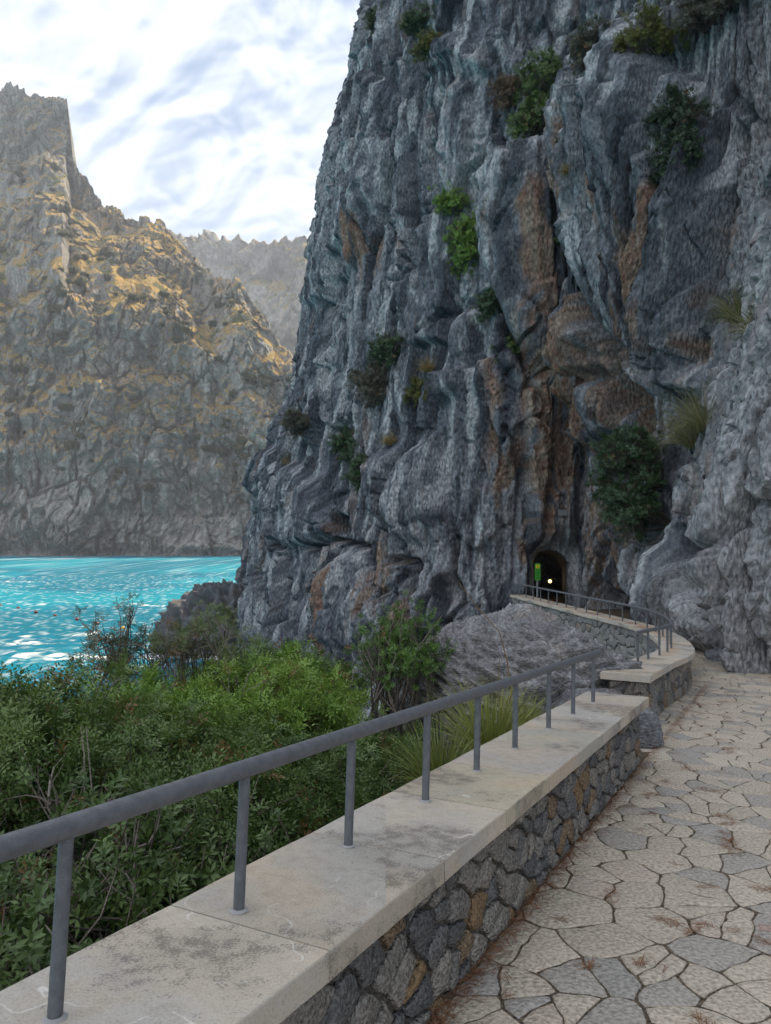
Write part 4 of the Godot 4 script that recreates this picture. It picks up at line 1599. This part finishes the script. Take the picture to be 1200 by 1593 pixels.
func tuft(label: String, at: Vector3, n: int, length: float, lean: Vector3, a: Color, b: Color, sd: int, width := 0.006, droop := 1.0, group := "") -> Node3D:
	# a tussock of long arching blades
	var r := RandomNumberGenerator.new()
	r.seed = sd
	var t := thing("grass_tussock", label, "grass", at, group)
	var m := MB.new()
	for k in n:
		var az := r.randf() * TAU
		var out := Vector3(cos(az), 0, sin(az))
		var tip := r.randf_range(0.15, 1.0)
		var l := length * r.randf_range(0.55, 1.1)
		var p := out * r.randf() * length * 0.13
		var d := (Vector3.UP + out * tip * 0.55 + lean).normalized()
		var side := d.cross(Vector3(r.randfn(), r.randfn(), r.randfn())).normalized() * width * 0.5 * r.randf_range(0.7, 1.4)
		var col := a.lerp(b, r.randf())
		var prev := -1
		for i in 8:
			var w := 1.0 - pow(i / 7.0, 2.0) * 0.95
			var q := m.p(p - side * w, col)
			m.p(p + side * w, col)
			if prev >= 0:
				m.quad(prev, prev + 1, q + 1, q)
			prev = q
			d = (d + (out * 0.10 + Vector3.DOWN * 0.16) * droop * tip * (0.5 + i * 0.16)).normalized()
			p += d * l / 7.0
	part(t, "blades", m.mesh(), leaf_mat["grass"])
	return t

const CLIFF_SHRUBS := [
	[50.7, 13.3, 0.7, 1.3, "bright", "glossy bright green shrub hanging from the cleft beside the great slab"],
	[51.0, 14.9, 0.55, 0.6, "bright", "upper tuft of the bright green shrubs in the cliff cleft"],
	[54.77, 9.54, 0.9, 0.7, "dark", "dark green round shrub on the cliff ledge above grey dry brush"],
	[56.31, 8.35, 1.1, 1.0, "grey", "dry grey leafless-looking brush below the dark round cliff shrub"],
	[59.2, 6.0, 0.9, 0.9, "dark", "deep green shrub spilling down the lower cliff"],
	[57.4, 4.5, 0.7, 0.8, "dark", "lowest dark shrub trailing into a cleft of the cliff"],
	[63.46, 7.46, 1.0, 0.6, "grey", "grey-green brush on the ledge near the seaward edge of the cliff"],
	[39.9, 15.9, 1.05, 0.7, "yellow", "yellow-green domed shrub on top of the rusty slab"],
	[43.3, 17.2, 0.6, 0.45, "grey", "pale dry brush beside the yellow-green domed shrub"],
	[47.63, 18.4, 0.9, 1.1, "mid", "tall green shrub in the gully between the two slabs"],
	[47.98, 17.0, 0.8, 0.8, "mid", "lower green shrub in the gully above the great slab"],
	[48.95, 18.6, 0.7, 0.6, "dry", "reddish brown dead brush in the upper gully"],
	[46.51, 14.7, 0.45, 0.65, "bright", "young fig-like shrub with bright leaves in the dark crack"],
	[46.3, 12.2, 0.35, 0.5, "mid", "small sparse shrub lower in the dark crack"],
	[38.6, 3.6, 1.3, 1.1, "dark", "dense dark green shrub on the ledge above the path bend"],
	[38.3, 2.4, 1.1, 0.9, "dark", "dense dark shrub hanging under its twin above the path bend"],
	[38.3, 12.9, 0.7, 0.9, "ivy", "mat of ivy clinging high on the rusty slab"],
	[37.9, 11.7, 0.65, 0.8, "ivy", "lower mat of ivy on the edge of the rusty slab"],
	[53.4, 25.1, 0.9, 0.3, "dark", "broad low green shrub on the high ledge"],
	[58.0, 28.2, 0.5, 0.8, "dark", "tall green shrub in the topmost corner of the cliff edge"],
	[52.1, 22.8, 0.6, 0.25, "yellow", "low yellowish shrub on the second high ledge"],
	[49.0, 8.7, 0.35, 0.4, "mid", "small green cushion plant in a joint of the cliff"],
	[53.25, 7.5, 0.5, 0.45, "yellow", "small olive shrub beside a pale rock fin on the cliff"],
	[49.6, 10.2, 0.3, 0.6, "dark", "narrow dark plant down a crack below the bright shrubs"],
	[37.7, 16.4, 1.1, 0.8, "grey", "tangle of bare grey twigs beside the top of the rusty slab"],
	[68.8, 0.0, 0.5, 0.5, "grey", "silvery cushion plant low on the seaward pillar"]]

# crown centre, half width, half height, kind
const SLOPE := [
	[-1.95, 0.15, -4.1, 0.9, 0.55, "deep", "dense dark bush with tangled twigs leaning to the near coping"],
	[-1.25, -0.05, -3.4, 0.6, 0.5, "deep", "twiggy dark bush close behind the first railing posts"],
	[-1.75, -0.15, -2.7, 0.6, 0.5, "deep", "low dark bush below the coping where the railing begins"],
	[-1.05, -0.2, -4.3, 0.7, 0.5, "deep", "twiggy bush with pale bare branches behind the railing"],
	[-0.85, -0.5, -5.2, 0.7, 0.5, "deep", "tangled bush of bare twigs and small leaves under the rail"],
	[-2.1, -0.1, -5.6, 1.0, 0.45, "mid", "mid green bush spreading above the water"],
	[-1.8, -0.25, -7.0, 1.0, 0.45, "bright", "bright fresh green lentisk bush in the middle of the slope"],
	[-1.4, -0.32, -9.0, 1.1, 0.5, "bright", "bright green bush farther down towards the cliff"],
	[-0.6, -0.55, -7.0, 0.7, 0.45, "mid", "green bush under the small tree"],
	[-1.5, -0.15, -5.1, 0.8, 0.45, "mid", "leafy bush between the bright bush and the railing"],
	[-0.35, -0.75, -6.0, 0.55, 0.45, "deep", "small dark bush at the foot of the parapet"],
	[-2.75, -0.1, -6.3, 0.7, 0.3, "mid", "bush with upright dark shoots against the sea"],
	[-1.3, -0.45, -11.0, 0.9, 0.4, "mid", "dense green bush below the cliff foot"],
	[-2.0, -0.6, -12.0, 0.8, 0.4, "red", "bush with a patch of reddish dead leaves"],
	[-0.75, -0.25, -3.2, 0.4, 0.35, "deep", "small twiggy bush just behind the coping"],
	[-3.1, -0.3, -4.9, 0.8, 0.5, "deep", "dark bush on the seaward side of the slope"],
	[-0.1, -1.0, -8.2, 0.7, 0.4, "mid", "low bush beside the grass tussock"],
	[0.0, -1.5, -10.6, 0.8, 0.4, "mid", "low bush in the hollow behind the small tree"],
	[-2.6, -0.9, -9.6, 0.9, 0.5, "mid", "bush below the two sparse trees"],
	[-2.4, -0.25, -7.6, 0.5, 0.3, "bright", "bright leafy bush at the foot of the sparse dark tree"],
	[-0.9, -0.2, -8.0, 0.5, 0.35, "bright", "fresh green bush with pale shoots in front of the small tree"],
	[-2.4, 0.28, -4.9, 0.45, 0.35, "mid", "leafy bush standing highest above the near railing"]]

func build_plants() -> void:
	for k in ["pinnate", "round", "fine"]:
		sprigs[k] = make_sprig(k, 300 + k.length())
		leaf_mat[k] = leaf_material(Color(0.5, 0.6, 0.2))
	leaf_mat["grass"] = leaf_material(Color(0.5, 0.55, 0.25), 0.5)
	bark = mat(0.9, Color(1.1, 1.1, 1.1), noise_tex(fnl(121, 0.05, 4), 256, 0.45, 1.0), null, 0.0, Vector3(6, 6, 6), 0.2)
	var tones := {
		"bright": [Color(0.11, 0.21, 0.028), Color(0.22, 0.32, 0.055)], "mid": [Color(0.065, 0.12, 0.03), Color(0.14, 0.20, 0.055)],
		"dark": [Color(0.03, 0.068, 0.024), Color(0.06, 0.11, 0.04)], "deep": [Color(0.045, 0.085, 0.026), Color(0.13, 0.19, 0.05)],
		"grey": [Color(0.10, 0.10, 0.075), Color(0.17, 0.165, 0.125)], "yellow": [Color(0.12, 0.135, 0.03), Color(0.22, 0.21, 0.055)],
		"dry": [Color(0.15, 0.09, 0.06), Color(0.22, 0.14, 0.09)], "ivy": [Color(0.02, 0.045, 0.02), Color(0.04, 0.075, 0.03)], "red": [Color(0.05, 0.09, 0.03), Color(0.17, 0.085, 0.04)]}
	# on the slope below the parapet
	var n := 0
	for b in SLOPE:
		n += 1
		var mid := Vector3(b[0], b[1] - (0.34 if b[5] == "deep" else 0.14), b[2])
		var foot := Vector3(b[0], ground_y(b[0], b[2]), b[2])
		var vol: float = b[3] * b[3] * b[4]
		var lf := 0.95 if b[5] == "deep" else 1.15
		shrub("lentisk_bush", b[6], foot, mid, Vector3(b[3], b[4], b[3]), {"seed": 400 + n, "a": tones[b[5]][0], "b": tones[b[5]][1], "clumps": int(16 + 30 * vol), "tips": 19 if b[5] == "deep" else 18, "per": 3 if b[5] == "deep" else 4, "spread": 0.36, "bare": true, "leafless": 0.28 if b[5] == "deep" else 0.08, "leaf": lf, "group": "bushes on the slope below the path", "dead": 0.03, "girth": 0.026, "kind": "round" if b[5] == "deep" else "pinnate"})
	shrub("small_tree", "small bushy tree with a bare trunk in front of the cliff", Vector3(0.12, ground_y(0.12, -9.3), -9.3), Vector3(0.1, 0.18, -9.5), Vector3(0.55, 0.42, 0.5), {"seed": 451, "a": tones.mid[0], "b": tones.bright[0], "clumps": 24, "tips": 14, "per": 3, "spread": 0.28, "leaf": 0.72, "kind": "round", "trunk": true, "cat": "tree", "girth": 0.035})
	shrub("small_tree", "sparse thin tree with open crown against the dark rock point", Vector3(-2.1, ground_y(-2.1, -9.0), -9.0), Vector3(-1.95, 0.42, -9.0), Vector3(0.62, 0.34, 0.5), {"seed": 452, "a": Color(0.09, 0.13, 0.04), "b": Color(0.17, 0.20, 0.07), "clumps": 10, "tips": 7, "per": 2, "spread": 0.36, "leaf": 0.8, "trunk": true, "bare": true, "cat": "tree", "girth": 0.022})
	shrub("small_tree", "sparse dark-leaved tree with see-through crown against the sea", Vector3(-2.65, ground_y(-2.65, -8.4), -8.4), Vector3(-2.75, 0.38, -8.5), Vector3(0.58, 0.42, 0.5), {"seed": 453, "a": Color(0.055, 0.06, 0.03), "b": Color(0.11, 0.105, 0.05), "clumps": 14, "tips": 8, "per": 2, "spread": 0.34, "leaf": 0.8, "trunk": true, "bare": true, "cat": "tree", "girth": 0.02, "dead": 0.12})
	# on the cliff
	n = 0
	for b in CLIFF_SHRUBS:
		n += 1
		var c := cliff_point(b[0], b[1] - b[3] * 0.4, cliff_row(b[1] - b[3] * 0.4))
		var foot: Vector3 = c[0] - c[1] * 0.1
		var e := cliff_point(b[0], b[1], cliff_row(b[1]))
		var mid: Vector3 = e[0] + e[1] * ((b[2] * 0.35 if b[4] != "ivy" else 0.02) + (0.6 if b[0] > 38.2 and b[0] < 38.7 and b[1] < 5.0 else 0.0))
		var wide := Vector3(b[2], b[3], b[2] * (0.7 if b[4] != "ivy" else 0.12))
		var kind := "fine" if b[4] in ["grey", "dry", "yellow"] else "round"
		var turn := atan2(c[1].x, c[1].z)
		var t := shrub("cliff_shrub", b[5], foot, foot + Basis(Vector3.UP, -turn) * (mid - foot), wide, {"seed": 500 + n, "a": tones[b[4]][0], "b": tones[b[4]][1], "clumps": int(12 + 15 * b[2] * b[3]), "tips": 24, "per": 3, "spread": 0.40, "bare": true, "leafless": 0.25, "leaf": 1.4 if kind == "round" else 1.5, "kind": kind, "group": "shrubs rooted in the cliff", "girth": 0.03})
		t.rotation.y = turn
	# tussocks
	tuft("large tussock of long yellow-green blades beside the banded boulder", Vector3(1.0, -0.62, -7.4), 620, 0.95, Vector3(0.0, 0, 0.05), Color(0.20, 0.24, 0.05), Color(0.36, 0.36, 0.12), 601, 0.009)
	tuft("tussock of green blades pressed against the back of the coping", Vector3(0.45, -0.55, -6.3), 420, 0.75, Vector3(-0.1, 0, 0), Color(0.12, 0.17, 0.04), Color(0.27, 0.29, 0.09), 602, 0.008)
	tuft("small tussock between the large tussock and the boulder", Vector3(1.5, -0.6, -8.3), 260, 0.6, Vector3.ZERO, Color(0.16, 0.20, 0.05), Color(0.32, 0.31, 0.11), 603, 0.008)
	for s in [[35.9, 3.9, 1.3, "long green and straw-coloured tussock beside the dark ledge shrub"], [34.6, 4.2, 1.2, "straw-coloured tussock drooping over the pale right-hand rock"], [33.9, 6.9, 0.9, "green grassy tussock high on the right-hand rock"], [32.3, 6.0, 0.9, "long-bladed tussock at the edge of the right-hand rock"], [54.5, 25.6, 0.7, "straw tussock on the high ledge"], [52.4, 8.3, 0.7, "dry tussock in the cleft beside the pale rock fin"], [54.9, 5.5, 0.6, "orange dry tussock low on the cliff"], [67.0, 5.6, 0.7, "pale dry tussock near the seaward pillar"], [43.4, 13.0, 0.4, "small rusty plant hanging from the slab crack"]]:
		var c := cliff_point(s[0], s[1], cliff_row(s[1]))
		tuft(s[3], c[0] + c[1] * 0.05, 340, s[2] * 1.3, c[1] * 0.35, Color(0.10, 0.12, 0.045) if s[0] < 36.0 else Color(0.20, 0.16, 0.07), Color(0.30, 0.26, 0.13) if s[0] < 36.0 else Color(0.42, 0.28, 0.12), 620 + int(s[0]), 0.012, 2.6)
	# tall dry stalks
	var i := 0
	for s in [[0.95, -0.6, -7.6, -0.22, 1.75, "tall straw-coloured dead flower stalk leaning out of the tussock"], [1.1, -0.6, -7.5, 0.02, 1.0, "short straw-coloured dead stalk standing in the tussock"]]:
		i += 1
		var m := MB.new()
		var r := RandomNumberGenerator.new()
		r.seed = 640 + i
		m.tube(bend(Vector3.ZERO, Vector3(s[3], s[4], -0.1), 0.0, r, 6), PackedFloat32Array([0.008, 0.0075, 0.007, 0.0065, 0.006, 0.005, 0.003]), 6, Color(0.36, 0.24, 0.11))
		var o := MeshInstance3D.new()
		o.name = numbered("dry_stalk")
		o.mesh = m.mesh()
		o.material_override = bark
		add_child(o)
		o.position = Vector3(s[0], s[1], s[2])
		tag(o, s[5], "plant")

var far_shrub: Node3D

func build_far_shrubs() -> void:
	# dark scrub scattered over the mountainside
	var r := RandomNumberGenerator.new()
	r.seed = 77
	var cb := [Color(0.035, 0.05, 0.022), Color(0.075, 0.085, 0.035)]
	var first: Node3D = null
	var made := 0
	var tries := 0
	while made < 140 and tries < 900:
		tries += 1
		var a := r.randf_range(1.7, 10.5)
		var v := pow(r.randf(), 0.8) * 0.75 + 0.12
		if nz.m4.get_noise_2d(a * 14.0, v * 120.0) < -0.05:
			continue
		var p: Vector3 = mount_vertex(a, v)[0]
		var s := r.randf_range(0.4, 1.05)
		if first == null:
			first = shrub("mountain_shrub", "dark evergreen scrub on the grey mountainside across the bay", p, p + Vector3(0, 1.1, 0.4), Vector3(2.4, 1.3, 1.8), {"seed": 700, "a": cb[0], "b": cb[1], "clumps": 22, "tips": 10, "per": 3, "spread": 1.1, "leaf": 9.0, "kind": "round", "group": "scrub on the mountainside", "girth": 0.08})
		else:
			var o := first.duplicate()
			o.name = numbered("mountain_shrub")
			add_child(o)
			o.position = p
			o.rotation.y = r.randf() * TAU
			o.scale = Vector3(s * r.randf_range(0.8, 1.3), s * r.randf_range(0.8, 1.2), s)
		made += 1
func build_light() -> void:
	var cam := Camera3D.new()
	cam.name = "camera"
	cam.fov = 67.28
	cam.near = 0.05
	cam.far = 6000.0
	add_child(cam)
	cam.position = Vector3(0.0, 1.6, 0.0)
	cam.rotation_degrees = Vector3(1.84, 0.0, 0.0)
	cam.current = true
	var sun := DirectionalLight3D.new()
	sun.name = "sun"
	add_child(sun)
	var az := deg_to_rad(30.0)
	var el := deg_to_rad(54.0)
	sun_dir = -Vector3(sin(az) * cos(el), sin(el), -cos(az) * cos(el))
	sun.look_at_from_position(Vector3.ZERO, sun_dir, Vector3.UP)
	sun.light_energy = 1.6
	sun.light_color = Color(1.0, 0.92, 0.80)
	sun.light_angular_distance = 0.6
	sun.shadow_enabled = true
	var e := Environment.new()
	e.background_mode = Environment.BG_SKY
	e.sky = make_sky()
	e.background_energy_multiplier = 1.0
	e.tonemap_mode = Environment.TONE_MAPPER_LINEAR
	e.tonemap_exposure = 2.08
	e.fog_enabled = true
	e.fog_density = 0.0003
	e.fog_light_color = Color(0.86, 0.90, 0.96)
	e.sdfgi_enabled = true
	e.ssao_enabled = true
	e.ssil_enabled = true
	var we := WorldEnvironment.new()
	we.name = "world"
	we.environment = e
	add_child(we)

func _ready() -> void:
	rng.seed = 20240611
	build_light()
	build_cliff()
	build_mountains()
	build_sea()
	build_path()
	build_parapets()
	print("parapets ", Time.get_ticks_msec())
	build_rocks()
	build_railings()
	build_furniture()
	build_plants()
	build_far_shrubs()
	print("all ", Time.get_ticks_msec())
